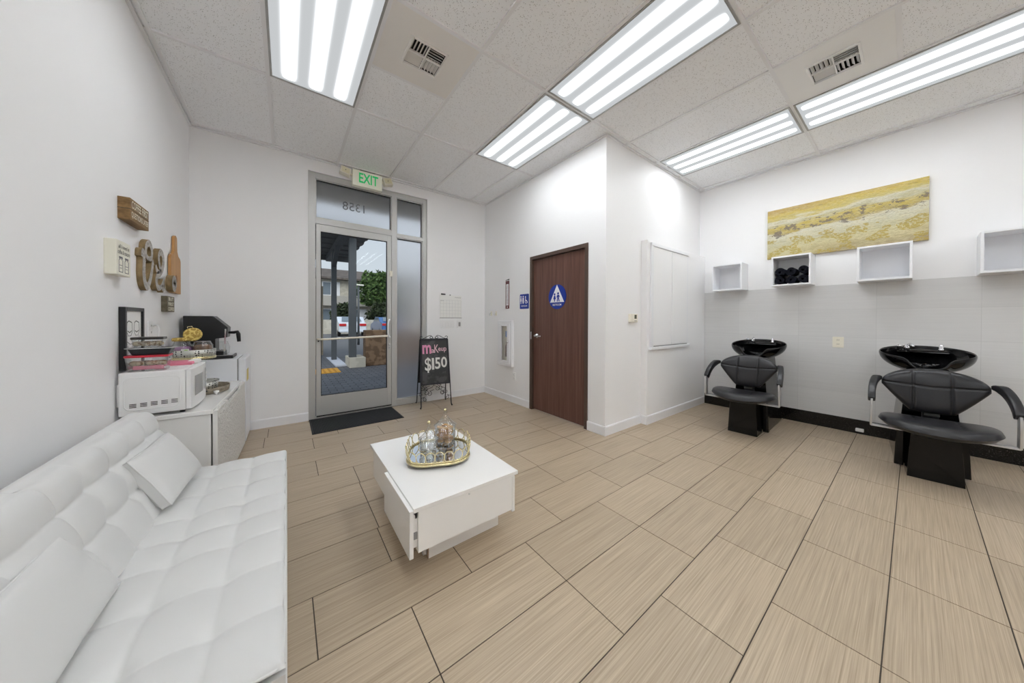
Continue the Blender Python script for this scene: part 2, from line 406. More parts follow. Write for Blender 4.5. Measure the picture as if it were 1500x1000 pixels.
# ================================================================== SETTING
def setting():
    # floor: grout bed and tiles laid in an irregular running bond
    struct('floor_bed', B().box(XL - .15, XR + .15, YR - .15, YB + .02, -0.08, -0.002), 'grout')
    ph = {-1: .42, 0: .42, 1: .075, 2: .41, 3: .41, 4: .085, 5: .41, 6: .42, 7: .42, 8: .425, 9: .19, 10: .425, 11: .20, 12: .43, 13: .45, 14: .2}
    b = B(); g = 0.0022
    for k in range(-11, 15):
        y0 = 0.06 + .3048 * k; y1 = y0 + .3048
        p = ph.get(k, (.42, .42, .08)[k % 3])
        x = p - .6096 * 2
        while x < XR + .1:
            a0, a1 = max(x + g, XL - .1), min(x + .6096 - g, XR + .1)
            b0, b1 = max(y0 + g, YR - .1), min(y1 - g, YB + .01)
            if a1 > a0 and b1 > b0: b.box(a0, a1, b0, b1, -0.012, 0.0)
            x += .6096
    struct('floor', b, 'tile')
    # walls
    t = .14
    struct('wall_left', B().box(XL - t, XL, YR - t, YB + t, 0, CH + .1), 'wall')
    ox0, ox1, oz = 0.20, 1.635, 2.975
    b = B().box(XL, ox0, YB, YB + t, 0, CH + .1).box(ox1, XD, YB, YB + t, 0, CH + .1).box(ox0, ox1, YB, YB + t, oz, CH + .1)
    struct('wall_back', b, 'wall')
    dy0, dy1, dz = 2.195, 3.20, 2.06
    b = B().box(XD, XD + t, YF, dy0, 0, CH + .1).box(XD, XD + t, dy1, YB + t, 0, CH + .1).box(XD, XD + t, dy0, dy1, dz, CH + .1)
    struct('wall_restroom', b, 'wall')
    struct('wall_restroom_end', B().box(XD + t, XR + t, YF, YF + t, 0, CH + .1), 'wall')
    struct('wall_right', B().box(XR, XR + t, YR - t, YF, 0, CH + .1), 'wall')
    struct('wall_rear', B().box(XL, XR, YR - t, YR, 0, CH + .1), 'wall')
    # boxed-out panel on the restroom end wall
    by = 1.889
    struct('wall_boxout', B().box(3.29, XR, by, YF, 0, 2.14), 'wall', bevel=.004)
    # tile wainscot on the right wall
    b = B(); zs = [.145, .42, .725, 1.03, 1.335, 1.612]; ys = [by, 1.46, .85, .24, -.366, -.976, -1.586, -2.196, YR]
    for z0, z1 in zip(zs, zs[1:]):
        for y1, y0 in zip(ys, ys[1:]): b.box(XR - .0075, XR + .002, y0 + .001, y1 - .001, z0 + .001, z1 - .001)
    struct('trim_wall_tile', b, 'wtile')
    struct('trim_wall_tile_grout', B().box(XR - .0068, XR + .002, YR, by, .14, 1.613), 'wgrout')
    # baseboards
    def bb(name, pts, h=.10, d=.013, mt='trimwhite'):
        b = B()
        for (x0, y0, x1, y1) in pts:
            b.box(x0, x1, y0, y1, 0, h - .012)
            b.frust((x0, x1, y0, y1, h - .012), (x0 + .004 * (x1 - x0 < .02), x1 - .004 * (x1 - x0 < .02), y0 + .004 * (y1 - y0 < .02), y1 - .004 * (y1 - y0 < .02), h))
        struct(name, b, mt)
    d = .013
    bb('baseboard_left', [(XL, YR, XL + d, YB)])
    bb('baseboard_back', [(XL + d, YB - d, ox0 + .0, YB), (ox1, YB - d, XD - d, YB)])
    bb('baseboard_restroom', [(XD - d, dy1 + .0, XD, YB), (XD - d, YF - d, XD, dy0)])
    bb('baseboard_end', [(XD, YF - d, 3.29 - d, YF), (3.29 - d, by - d, 3.29, YF - d + .0), (3.29, by - d, XR - .02, by)])
    struct('baseboard_right', B().box(XR - .022, XR, YR, by - d, 0, .147), 'granite', bevel=.003)
    # ceiling panels, T-bar grid
    X = lambda i: GX + U * i
    Y = lambda j: GY + U * j
    holes = set()
    cells = []
    def cell(i, j0, j1): cells.append((i, j0, j1))
    lights = [(0, -2, 0), (3, -2, 0), (3, -4, -2), (6, -4, -2), (6, -6, -4), (0, -6, -4), (0, -8, -6), (3, -8, -6), (6, -10, -8), (3, -10, -8)]
    vents = [(1, -2, -1), (5, -5, -4)]
    b = B(); gb = B(); w = .0125
    xs = [XL] + [X(i) for i in range(-1, 9) if XL + .03 < X(i) < XR - .03] + [XR]
    idx = list(range(-2, 9))
    for i in range(-2, 9):
        x0, x1 = max(X(i), XL), min(X(i + 1), XR)
        if x1 - x0 < .005: continue
        splits = [4, 2, 0, -2, -4, -6, -8, -10, -12]
        if i == 1: splits.insert(3, -1)
        if i == 5: splits.insert(5, -5)
        for s1, s0 in zip(splits, splits[1:]):
            y0, y1 = max(Y(s0), YR), min(Y(s1), YB)
            if y1 - y0 < .005: continue
            if (i, s0, s1) in lights or (i, s0, s1) in vents: continue
            b.box(x0 - .004, x1 + .004, y0 - .004, y1 + .004, CH + .010, CH + .028)
        for s in splits:
            if YR < Y(s) < YB: gb.box(x0 + .0125, x1 - .0125, Y(s) - w, Y(s) + w, CH - .001, CH + .0102)
    for i in range(-1, 9):
        if XL < X(i) < XR: gb.box(X(i) - w, X(i) + w, YR, YB, CH - .001, CH + .0102)
    struct('ceiling', b, 'ceil')
    struct('ceiling_slab', B().box(XL - .14, XR + .14, YR - .14, YB + .14, CH + .14, CH + .2), 'wall')
    a = .02
    gb.box(XL, XL + a, YR, YB, CH - .008, CH + .006).box(XL + a, XD, YB - a, YB, CH - .008, CH + .006).box(XD - a, XD, YF - a, YB - a, CH - .008, CH + .006)
    gb.box(XD, XR, YF - a, YF, CH - .008, CH + .006).box(XR - a, XR, YR, YF - a, CH - .008, CH + .006)
    struct('trim_ceiling_grid', gb, 'tbar')
    # troffer lights
    L, W = 1.2192, .6096
    dif = m_diffuser('troffer_lens', L - .05, W - .05, LIGHT_PEAK, LIGHT_BASE)
    names = {(0, -2, 0): 'fluorescent ceiling panel with three tubes nearest the left wall, beside the cream vent panel',
             (3, -2, 0): 'fluorescent ceiling panel nearest the restroom door wall, shorter in view',
             (3, -4, -2): 'long bright fluorescent ceiling panel in the middle of the ceiling, reaching the top edge',
             (6, -4, -2): 'fluorescent ceiling panel above the boxed-out white wall panel',
             (6, -6, -4): 'fluorescent ceiling panel above the yellow painting, beside the white vent panel, running out of frame'}
    for (i, j0, j1) in lights:
        cx, cy = X(i) + U / 2, (Y(j0) + Y(j1)) / 2
        t_ = thing('ceiling_light', names.get((i, j0, j1), 'fluorescent ceiling panel further back in the room, behind the viewer'), 'ceiling light', (cx, cy, CH - .004), 'fluorescent ceiling panels')
        f = B(); x0, x1, y0, y1 = cx - W/2 + .012, cx + W/2 - .012, cy - L/2 + .012, cy + L/2 - .012; q = .014
        f.box(x0, x0 + q, y0, y1, CH - .006, CH + .05).box(x1 - q, x1, y0, y1, CH - .006, CH + .05)
        f.box(x0 + q, x1 - q, y0, y0 + q, CH - .006, CH + .05).box(x0 + q, x1 - q, y1 - q, y1, CH - .006, CH + .05)
        f.box(x0, x1, y0, y1, CH + .05, CH + .06)
        build('frame', f, 'alufix', t_)
        o = build('diffuser', B().box(x0 + q, x1 - q, y0 + q, y1 - q, CH - .001, CH + .004), dif, t_)
    # air vents
    def vent(i, j0, j1, label, mt, w, h, cxo, cyo):
        x0, x1, y0, y1 = X(i) + .013, X(i + 1) - .013, Y(j0) + .013, Y(j1) - .013
        cx, cy = (x0 + x1) / 2 + cxo, (y0 + y1) / 2 + cyo
        t_ = thing('air_vent', label, 'air vent', (cx, cy, CH), 'ceiling air vents')
        b = B()
        b.box(x0, cx - w, y0, y1, CH - .001, CH + .005).box(cx + w, x1, y0, y1, CH - .001, CH + .005)
        b.box(cx - w, cx + w, y0, cy - h, CH - .001, CH + .005).box(cx - w, cx + w, cy + h, y1, CH - .001, CH + .005)
        build('panel', b, mt, t_)
        r = B(); e = .016
        for (a0, a1, c0, c1) in ((-w - e, -w, -h - e, h + e), (w, w + e, -h - e, h + e), (-w, w, -h - e, -h), (-w, w, h, h + e)):
            r.box(cx + a0, cx + a1, cy + c0, cy + c1, CH - .012, CH)
        r.box(cx - .004, cx + .004, cy - h, cy + h, CH - .006, CH + .01).box(cx - w, cx + w, cy - .004, cy + .004, CH - .006, CH + .01)
        build('frame', r, mt, t_, bevel=.003)
        du = B().box(cx - w - .004, cx + w + .004, cy - h - .004, cy + h + .004, CH + .07, CH + .075)
        du.box(cx - w - .004, cx - w, cy - h, cy + h, CH + .005, CH + .07).box(cx + w, cx + w + .004, cy - h, cy + h, CH + .005, CH + .07)
        du.box(cx - w, cx + w, cy - h - .004, cy - h, CH + .005, CH + .07).box(cx - w, cx + w, cy + h, cy + h + .004, CH + .005, CH + .07)
        build('duct', du, 'ventdark', t_)
        for qx in (0, 1):
            for qy in (0, 1):
                n_ = 5
                for k in range(n_):
                    f = (k + .5) / n_
                    s = B()
                    ax = cx - w + qx * w + w / 2; ay = cy - h + qy * h + h / 2
                    if (qx + qy) % 2 == 0:
                        px = cx - w + qx * w + f * w
                        mt_ = Matrix.Translation((px, ay, CH + .012)) @ Matrix.Rotation(math.radians(-38 if qx else 38), 4, 'Y')
                        s.obox(mt_, .003, h - .008, .022)
                    else:
                        py = cy - h + qy * h + f * h
                        mt_ = Matrix.Translation((ax, py, CH + .012)) @ Matrix.Rotation(math.radians(38 if qy else -38), 4, 'X')
                        s.obox(mt_, w - .008, .003, .022)
                    build('louvre', s, mt, t_)
    vent(1, -2, -1, 'square cream air vent panel beside the left fluorescent light', 'vent', .118, .118, 0, 0)
    vent(5, -5, -4, 'white air vent panel with four louvre quarters, in the row above the painting wall', 'ventw', .125, .125, 0, 0)

LIGHT_PEAK, LIGHT_BASE = 27.0, 0.60
setting()

# ================================================================== STOREFRONT
def storefront():
    ox0, ox1, oz = 0.20, 1.635, 2.975
    y0, y1 = YB + .022, YB + .075
    b = B()
    b.box(ox0, .272, y0, y1, 0, oz).box(1.578, ox1, y0, y1, 0, oz).box(1.146, 1.21, y0, y1, 0, oz - .065)
    b.box(.272, 1.578, y0, y1, oz - .068, oz)
    b.box(.272, 1.146, y0, y1, 2.365, 2.435).box(1.21, 1.578, y0, y1, 2.355, 2.40).box(1.21, 1.578, y0, y1, 0, .085)
    b.box(.272, 1.146, y0, y1, 0, .018)
    # glazing stops
    for (a0, a1, z0, z1) in ((.272, 1.146, 2.435, oz - .068), (1.21, 1.578, 2.40, oz - .068), (1.21, 1.578, .085, 2.355)):
        e = .012
        b.box(a0, a0 + e, y0 + .012, y1, z0, z1).box(a1 - e, a1, y0 + .012, y1, z0, z1)
        b.box(a0 + e, a1 - e, y0 + .012, y1, z0, z0 + e).box(a0 + e, a1 - e, y0 + .012, y1, z1 - e, z1)
    struct('trim_storefront_frame', b, 'alu', bevel=.0015)
    g = B()
    for (a0, a1, z0, z1) in ((.284, 1.134, 2.447, oz - .08), (1.222, 1.566, 2.412, oz - .08), (1.222, 1.566, .097, 2.343)):
        e = .007; ya, yb = YB + .036, YB + .066
        g.box(a1 - e, a1, ya, yb, z0, z1).box(a0, a1 - e, ya, yb, z1 - e * 1.6, z1)
    struct('trim_glazing_gasket', g, 'gasket')
    w1 = struct('window_1', B().box(.284, 1.134, YB + .046, YB + .052, 2.447, oz - .08), 'frost')
    t = B().text('1358', fr_back(.685, 2.655, YB + .045), .105, 0, .0, width=.25, mirror=True)
    build('address_digits', t, 'inkgrey', w1)
    struct('window_2', B().box(1.222, 1.566, YB + .046, YB + .052, 2.412, oz - .08), 'frost')
    struct('window_3', B().box(1.222, 1.566, YB + .046, YB + .052, .097, 2.343), 'frost')
    # glass door leaf
    y0, y1 = YB + .016, YB + .060
    b = B().box(.278, .325, y0, y1, .022, 2.36).box(1.085, 1.141, y0, y1, .022, 2.36).box(.325, 1.085, y0, y1, .022, .27).box(.325, 1.085, y0, y1, 2.275, 2.36)
    d = struct('door_1', b, 'alu', bevel=.002)
    build('glass_pane', B().box(.325, 1.085, YB + .036, YB + .042, .27, 2.275), 'glass', d)
    s = B(); e = .006
    s.box(.325, .325 + e, YB + .02, YB + .05, .27, 2.275).box(1.085 - e, 1.085, YB + .02, YB + .05, .27, 2.275).box(.325, 1.085, YB + .02, YB + .05, .27, .27 + e).box(.325, 1.085, YB + .02, YB + .05, 2.275 - e, 2.275)
    build('gasket', s, 'gasket', d)
    pb = B().tube([(.29, YB + .014, .965), (.31, YB - .045, .965), (.36, YB - .052, .965), (1.06, YB - .052, .985), (1.085, YB - .05, .985)], .0125, 10)
    build('push_bar', pb, M['offwhite'], d)
    ph = B().tube([(1.115, YB + .016, 1.205), (1.10, YB - .045, 1.205), (1.085, YB - .065, 1.19), (1.075, YB - .07, 1.15), (1.075, YB - .07, 1.03), (1.085, YB - .065, .985), (1.10, YB - .045, .97), (1.115, YB + .016, .97)], .0115, 10)
    build('pull_handle', ph, 'white_metal', d)
    lk = B().box(1.103, 1.126, YB + .006, YB + .018, .80, .88)
    lk.lathe([(.0001, -.012), (.009, -.010), (.011, .0)], (1.114, YB + .008, .86), 14, axis='y').box(1.108, 1.122, YB - .012, YB + .008, .81, .835)
    build('lock', lk, 'steel', d, bevel=.002)
    build('latch_plate', B().box(1.115, 1.15, YB + .002, YB + .018, 1.80, 1.875).box(1.122, 1.14, YB - .006, YB + .004, 1.815, 1.86), 'offwhite', d, bevel=.002)
    build('bottom_sweep', B().box(.28, 1.14, YB + .004, YB + .016, .024, .034), 'gasket', d)
    build('hinge_pin', B().lathe([(.008, -.004), (.008, .004)], (.30, YB + .014, .94), 14, axis='y'), 'gasket', d)
storefront()

def exit_sign():
    t = thing('exit_sign', 'white EXIT sign with green letters and two emergency lamp heads above the glass door', 'exit sign', (.83, YB, 2.9))
    y = YB - .075
    build('housing', B().box(.655, 1.0, y, YB, 2.905, 3.104), 'exitface', t, bevel=.004)
    build('lettering', B().text('EXIT', fr_back(.838, 3.012, y), .125, 0, .0012, width=.225, bold=.022), 'green', t)
    build('mounting_canopy', B().box(.74, .92, YB - .06, YB, 3.104, 3.117), 'black_plastic', t)
    for xx, r in ((.575, 12), (1.07, -14)):
        h = B(); mt = Matrix.Translation((xx, YB - .062, 3.045)) @ Matrix.Rotation(math.radians(r), 4, 'Y') @ Matrix.Rotation(math.radians(-12), 4, 'X')
        h.obox(mt, .115, .07, .095); s = 1 if xx < .8 else -1
        a = build('lamp_head', h, 'offwhite', t, bevel=.008)
        build('bracket', B().cyl((xx + s * .055, YB - .05, 3.04), (.655 if s > 0 else 1.0, YB - .045, 3.02), .014), 'offwhite', t)
        l = B().obox(mt @ Matrix.Translation((0, -.0355, .0)), .085, .004, .068)
        build('lens', l, mat('emergency_lens', (232, 226, 196), .25), a, bevel=.001)
        build('screw', B().sphere(mt @ Vector((0, -.038, .0)), .005, 8), 'gasket', a)
exit_sign()

# ================================================================== RESTROOM DOOR AND WALL ITEMS
def restroom_door():
    y0, y1, dz = 2.195, 3.20, 2.06
    b = B().box(XD - .012, XD + .13, y0, y0 + .045, 0, dz).box(XD - .012, XD + .13, y1 - .045, y1, 0, dz).box(XD - .012, XD + .13, y0 + .045, y1 - .045, dz - .045, dz)
    struct('trim_restroom_frame', b, 'doorframe', bevel=.003)
    lx = XD + .022
    d = struct('door_2', B().box(lx, lx + .044, y0 + .048, y1 - .048, .012, dz - .048), 'wooddoor', bevel=.002)
    h = B().lathe([(.033, 0), (.033, -.008), (.026, -.014), (.016, -.02), (.016, -.04), (.0001, -.042)], (lx, 3.085, 1.0), 24, axis='x')
    h.tube([(lx - .045, 3.085, 1.0), (lx - .055, 3.07, 1.0), (lx - .058, 3.02, .998), (lx - .052, 2.97, .996), (lx - .048, 2.955, .995)], [.012, .011, .010, .009, .007], 10)
    build('lever_handle', h, 'chrome', d)
    build('strike_plate', B().box(XD - .016, XD - .010, 3.158, 3.176, .95, 1.05), 'steel', d)
    for z in (.25, 1.0, 1.80):
        build('hinge', B().cyl((lx - .006, y0 + .047, z - .055), (lx - .006, y0 + .047, z + .055), .007).box(lx - .004, lx + .002, y0 + .045, y0 + .065, z - .05, z + .05), 'steel', d)
    # round restroom sign fixed to the leaf: it moves with the door
    f = fr_right(2.70, 1.495, lx)
    s = build('restroom_sign', B().prism(circ(.152, 48), f, 0, .006), 'blue', d)
    a = B().prism([(-.122, -.068), (.122, -.068), (0, .148)], f, .006, .008)
    build('triangle', a, 'signwhite', s)
    w = B()
    w.prism(circ(.014, 14, -.040, .032), f, .008, .0095).prism([(-.052, .015), (-.028, .015), (-.022, -.012), (-.018, -.030), (-.032, -.030), (-.032, -.058), (-.048, -.058), (-.048, -.030), (-.062, -.030), (-.058, -.012)], f, .008, .0095)
    w.prism(circ(.015, 14, .022, .040), f, .008, .0095).prism([(.006, .022), (.040, .022), (.050, -.006), (.046, -.012), (.036, .004), (.034, -.014), (.050, -.058), (.036, -.060), (.023, -.022), (.012, -.060), (-.002, -.058), (.010, -.014), (.008, .002), (.002, -.012), (-.006, -.008)], f, .008, .0095)
    build('figures', w, 'blue', s)
    build('lettering', B().text('RESTROOM', ((lx, 2.70, 1.397), (0, -1, 0), (0, 0, 1), (-1, 0, 0)), .024, 0, .0068, width=.15, bold=.01), 'signwhite', s)
restroom_door()

def wall_items():
    # blue restroom plaque
    t = thing('restroom_plaque', 'square blue restroom plaque on the wall left of the brown door', 'sign', (XD, 3.328, 1.466))
    f = fr_right(3.328, 1.466, XD)
    build('plate', B().prism(rrect(.198, .205, .012), f, -.002, .006), 'blue', t)
    b = B()
    b.prism(circ(.012, 12, -.072, .068), f, .006, .0075).prism([(-.082, .052), (-.062, .052), (-.056, .005), (-.066, .0), (-.066, -.03), (-.078, -.03), (-.078, .0), (-.088, .005)], f, .006, .0075)
    b.prism(circ(.012, 12, -.022, .068), f, .006, .0075).prism([(-.036, .052), (-.008, .052), (-.006, .004), (-.012, -.03), (-.032, -.03), (-.038, .004)], f, .006, .0075)
    b.prism(circ(.011, 12, .03, .06), f, .006, .0075)
    b.prism([(.024, .045), (.036, .045), (.04, .018), (.062, .014), (.078, -.018), (.066, -.022), (.054, .0), (.028, .004)], f, .006, .0075)
    ring = [(.046 + .026 * math.cos(a), -.004 + .026 * math.sin(a)) for a in [math.radians(q) for q in range(150, 340, 15)]] + [(.046 + .019 * math.cos(a), -.004 + .019 * math.sin(a)) for a in [math.radians(q) for q in range(325, 140, -15)]]
    b.prism(ring, f, .006, .0075)
    build('pictograms', b, 'signwhite', t)
    build('lettering', B().text('RESTROOM', fr_right(3.328, 1.403, XD), .022, 0, .0065, width=.13, bold=.01), 'signwhite', t)
    # vertical extinguisher label
    t = thing('extinguisher_label', 'narrow vertical maroon and white label above the white extinguisher cabinet', 'sign', (XD, 3.742, 1.595))
    f = fr_right(3.742, 1.595, XD)
    build('plate', B().prism([(-.048, -.218), (.048, -.218), (.048, .2), (-.048, .2)], f, -.002, .002), 'maroon', t)
    build('white_strip', B().prism([(-.03, -.17), (.03, -.17), (.03, .15), (-.03, .15)], f, .002, .0028), 'signwhite', t)
    r = math.cos(PI / 2)
    build('lettering', B().text('FIRE EXTINGUISHER', ((XD, 3.742, 1.585), (0, 0, -1), (0, -1, 0), (-1, 0, 0)), .026, 0, .0032, width=.29), 'maroon', t)
    build('arrow', B().prism([(-.018, -.186), (.018, -.186), (0, -.21)], f, .002, .003), 'signwhite', t)
    build('torn_edge', B().prism([(-.048, .208), (.048, .208), (.048, .226), (-.048, .214)], f, 0, .002), 'ink', t)
    # extinguisher cabinet
    cy, cz = 3.76, .86
    t = thing('extinguisher_cabinet', 'white recessed fire extinguisher cabinet with a narrow glazed door', 'cabinet', (XD, cy, cz))
    f = fr_right(cy, cz, XD)
    def ring(b, w, h, w2, h2, cx, d0, d1, fr):
        b.prism([(-w, -h), (-w2, -h), (-w2, h), (-w, h)], fr, d0, d1).prism([(w2, -h), (w, -h), (w, h), (w2, h)], fr, d0, d1)
        b.prism([(-w2, -h), (w2, -h), (w2, -h2), (-w2, -h2)], fr, d0, d1).prism([(-w2, h2), (w2, h2), (w2, h), (-w2, h)], fr, d0, d1)
    b = B(); ring(b, .185, .34, .14, .30, 0, 0, .045, f); build('frame', b, 'trimwhite', t, bevel=.004)
    b = B(); ring(b, .138, .298, .075, .255, 0, .03, .052, f)
    d = build('door', b, 'trimwhite', t, bevel=.004)
    build('door_pull', B().lathe([(.014, 0), (.014, -.015), (.0001, -.018)], (XD - .052, cy - .10, cz + .02), 14, axis='x'), 'chrome', d)
    build('glass_pane', B().prism([(-.075, -.255), (.075, -.255), (.075, .255), (-.075, .255)], f, .036, .040), 'jarglass', d)
    build('interior', B().prism([(-.14, -.3), (.14, -.3), (.14, .3), (-.14, .3)], f, .001, .004), mat('cabinet_grey', (214, 208, 192), .6), t)
    build('blue_tag', B().prism([(.0, .10), (.06, .08), (.06, .18), (.0, .18)], f, .018, .022), mat('tag_blue', (90, 140, 205), .6), t)
    build('canister', B().lathe([(.001, -.20), (.028, -.20), (.03, -.18), (.03, -.06), (.02, -.03), (.008, -.02), (.008, .02), (.0001, .02)], (XD - .032 + .012, cy - .02, cz), 18, sx=.45), mat('canister_brown', (110, 84, 76), .4), t)
    # little things
    for (yy, nm) in ((4.19, 'small cream coat hook on the wall, the one nearer the room corner'), (4.05, 'small cream coat hook on the wall, the one nearer the extinguisher label')):
        t = thing('wall_hook', nm, 'hook', (XD, yy, 1.31), 'wall hooks by the corner')
        build('plate', B().box(XD - .006, XD, yy - .022, yy + .022, 1.275, 1.345), 'offwhite', t, bevel=.003)
        build('hook', B().tube([(XD - .004, yy, 1.325), (XD - .035, yy, 1.31), (XD - .04, yy, 1.29), (XD - .028, yy, 1.282)], .006, 8), 'steel', t)
    def outlet(name, label, f, w=.074, h=.115, mt='white_plastic', kind='outlet'):
        t = thing(name, label, 'outlet', f[0])
        build('cover_plate', B().prism(rrect(w, h, .006), f, 0, .006), mt, t, bevel=.001)
        for dz in (-.023, .023):
            so = build('socket', B().prism(rrect(.034, .03, .008), ((f[0][0], f[0][1], f[0][2] + dz), f[1], f[2], f[3]), .006, .0085), mt, t)
            for dx in (-.007, .007): build('slot', B().prism([(dx - .0015, dz - .004), (dx + .0015, dz - .004), (dx + .0015, dz + .008), (dx - .0015, dz + .008)], f, .0085, .0088), 'ventdark', so)
        return t
    outlet('wall_outlet', 'white power outlet low on the wall under the extinguisher cabinet', fr_right(3.56, .385, XD))
    outlet('wall_outlet', 'ivory power outlet on the tiled wall between the two salon chairs', fr_right(.516, .972, XR - .0075), mt='offwhite', w=.088, h=.118)
    outlet('wall_outlet', 'white power outlet on the left wall behind the microwave and picture frame', fr_left(3.29, 1.13, XL), w=.085)
    # thermostat
    t = thing('thermostat', 'small ivory thermostat with a dark display on the white wall', 'thermostat', (3.11, YF, 1.232))
    build('body', B().box(3.035, 3.175, YF - .03, YF + .002, 1.185, 1.28), 'offwhite', t, bevel=.004)
    build('display', B().box(3.108, 3.15, YF - .0315, YF - .028, 1.225, 1.27), mat('lcd', (78, 78, 58), .3), t)
    build('button', B().box(3.108, 3.15, YF - .0325, YF - .028, 1.198, 1.205), 'grey_plastic', t)
    # planner board and switches on the back wall
    t = thing('wall_calendar', 'white dry-erase calendar sheet on the wall right of the glass door', 'calendar', (2.015, YB, 1.41))
    f = fr_back(2.012, 1.41, YB)
    build('sheet', B().prism([(-.182, -.175), (.182, -.175), (.182, .175), (-.182, .175)], f, 0, .004), 'paper', t)
    b = B()
    for k in range(8):
        x = -.17 + .34 * k / 7; b.prism([(x - .0008, -.165), (x + .0008, -.165), (x + .0008, .10), (x - .0008, .10)], f, .004, .0045)
    for k in range(6):
        z = -.165 + .265 * k / 5; b.prism([(-.17, z - .0008), (.17, z - .0008), (.17, z + .0008), (-.17, z + .0008)], f, .004, .0046)
    build('grid_lines', b, mat('pale_grid', (186, 188, 192), .8), t)
    build('lettering', B().text('February', fr_back(2.13, 1.555, YB), .02, 0, .0045, width=.10), 'inkgrey', t)
    build('handwriting', B().text('Lynn', fr_back(1.87, 1.50, YB), .018, 0, .0045, width=.05, shear=.3), 'inkgrey', t)
    build('bottom_rail', B().prism([(-.182, -.178), (.182, -.178), (.182, -.170), (-.182, -.170)], f, 0, .008), 'grey_plastic', t)
    pen = thing('marker_pen', 'black marker clipped on top of the calendar sheet', 'marker', (1.885, YB - .012, 1.598))
    build('barrel', B().cyl((1.85, YB - .012, 1.598), (1.915, YB - .012, 1.596), .009, n=12), 'gasket', pen)
    build('cap', B().cyl((1.99, YB - .01, 1.59), (2.005, YB - .01, 1.589), .007, n=12), 'grey_plastic', pen)
    t = thing('light_switch', 'four-gang white light switch plate under the calendar sheet', 'light switch', (1.957, YB, 1.138))
    f = fr_back(1.957, 1.138, YB)
    build('cover_plate', B().prism(rrect(.215, .118, .006), f, 0, .006), 'white_plastic', t, bevel=.001)
    for k in range(4):
        build('rocker', B().prism(rrect(.034, .066, .003), fr_back(1.957 - .069 + .046 * k, 1.138, YB), .006, .011), 'white_plastic', t, bevel=.002)
    t = thing('light_switch', 'single white dimmer switch beside the four-gang switch plate', 'light switch', (2.155, YB, 1.138))
    build('cover_plate', B().prism(rrect(.08, .118, .006), fr_back(2.155, 1.138, YB), 0, .006), 'white_plastic', t, bevel=.001)
    build('rocker', B().prism(rrect(.034, .066, .003), fr_back(2.155, 1.138, YB), .006, .012), 'grey_plastic', t, bevel=.002)
    # shutter panel in the boxed-out wall
    by = 1.889
    w = struct('window_4', B().box(3.40, 4.26, by - .012, by, .90, 2.075), 'wall')
    b = B().box(3.345, 3.40, by - .022, by, .895, 2.10).box(4.26, 4.29, by - .014, by, .895, 2.10).box(3.345, 4.29, by - .026, by, 2.075, 2.115)
    build('frame', b, 'trimwhite', w, bevel=.004)
    build('sill', B().box(3.335, 4.31, by - .034, by, .862, .895), 'trimwhite', w, bevel=.004)
    build('shutter_leaf', B().box(3.404, 3.80, by - .018, by - .010, .912, 2.07), 'wall', w, bevel=.002)
    build('shutter_leaf', B().box(3.845, 4.256, by - .018, by - .010, .912, 2.07), 'wall', w, bevel=.002)
    build('gap', B().box(3.402, 4.258, by - .0195, by - .010, .896, .908), 'grey_plastic', w)
wall_items()

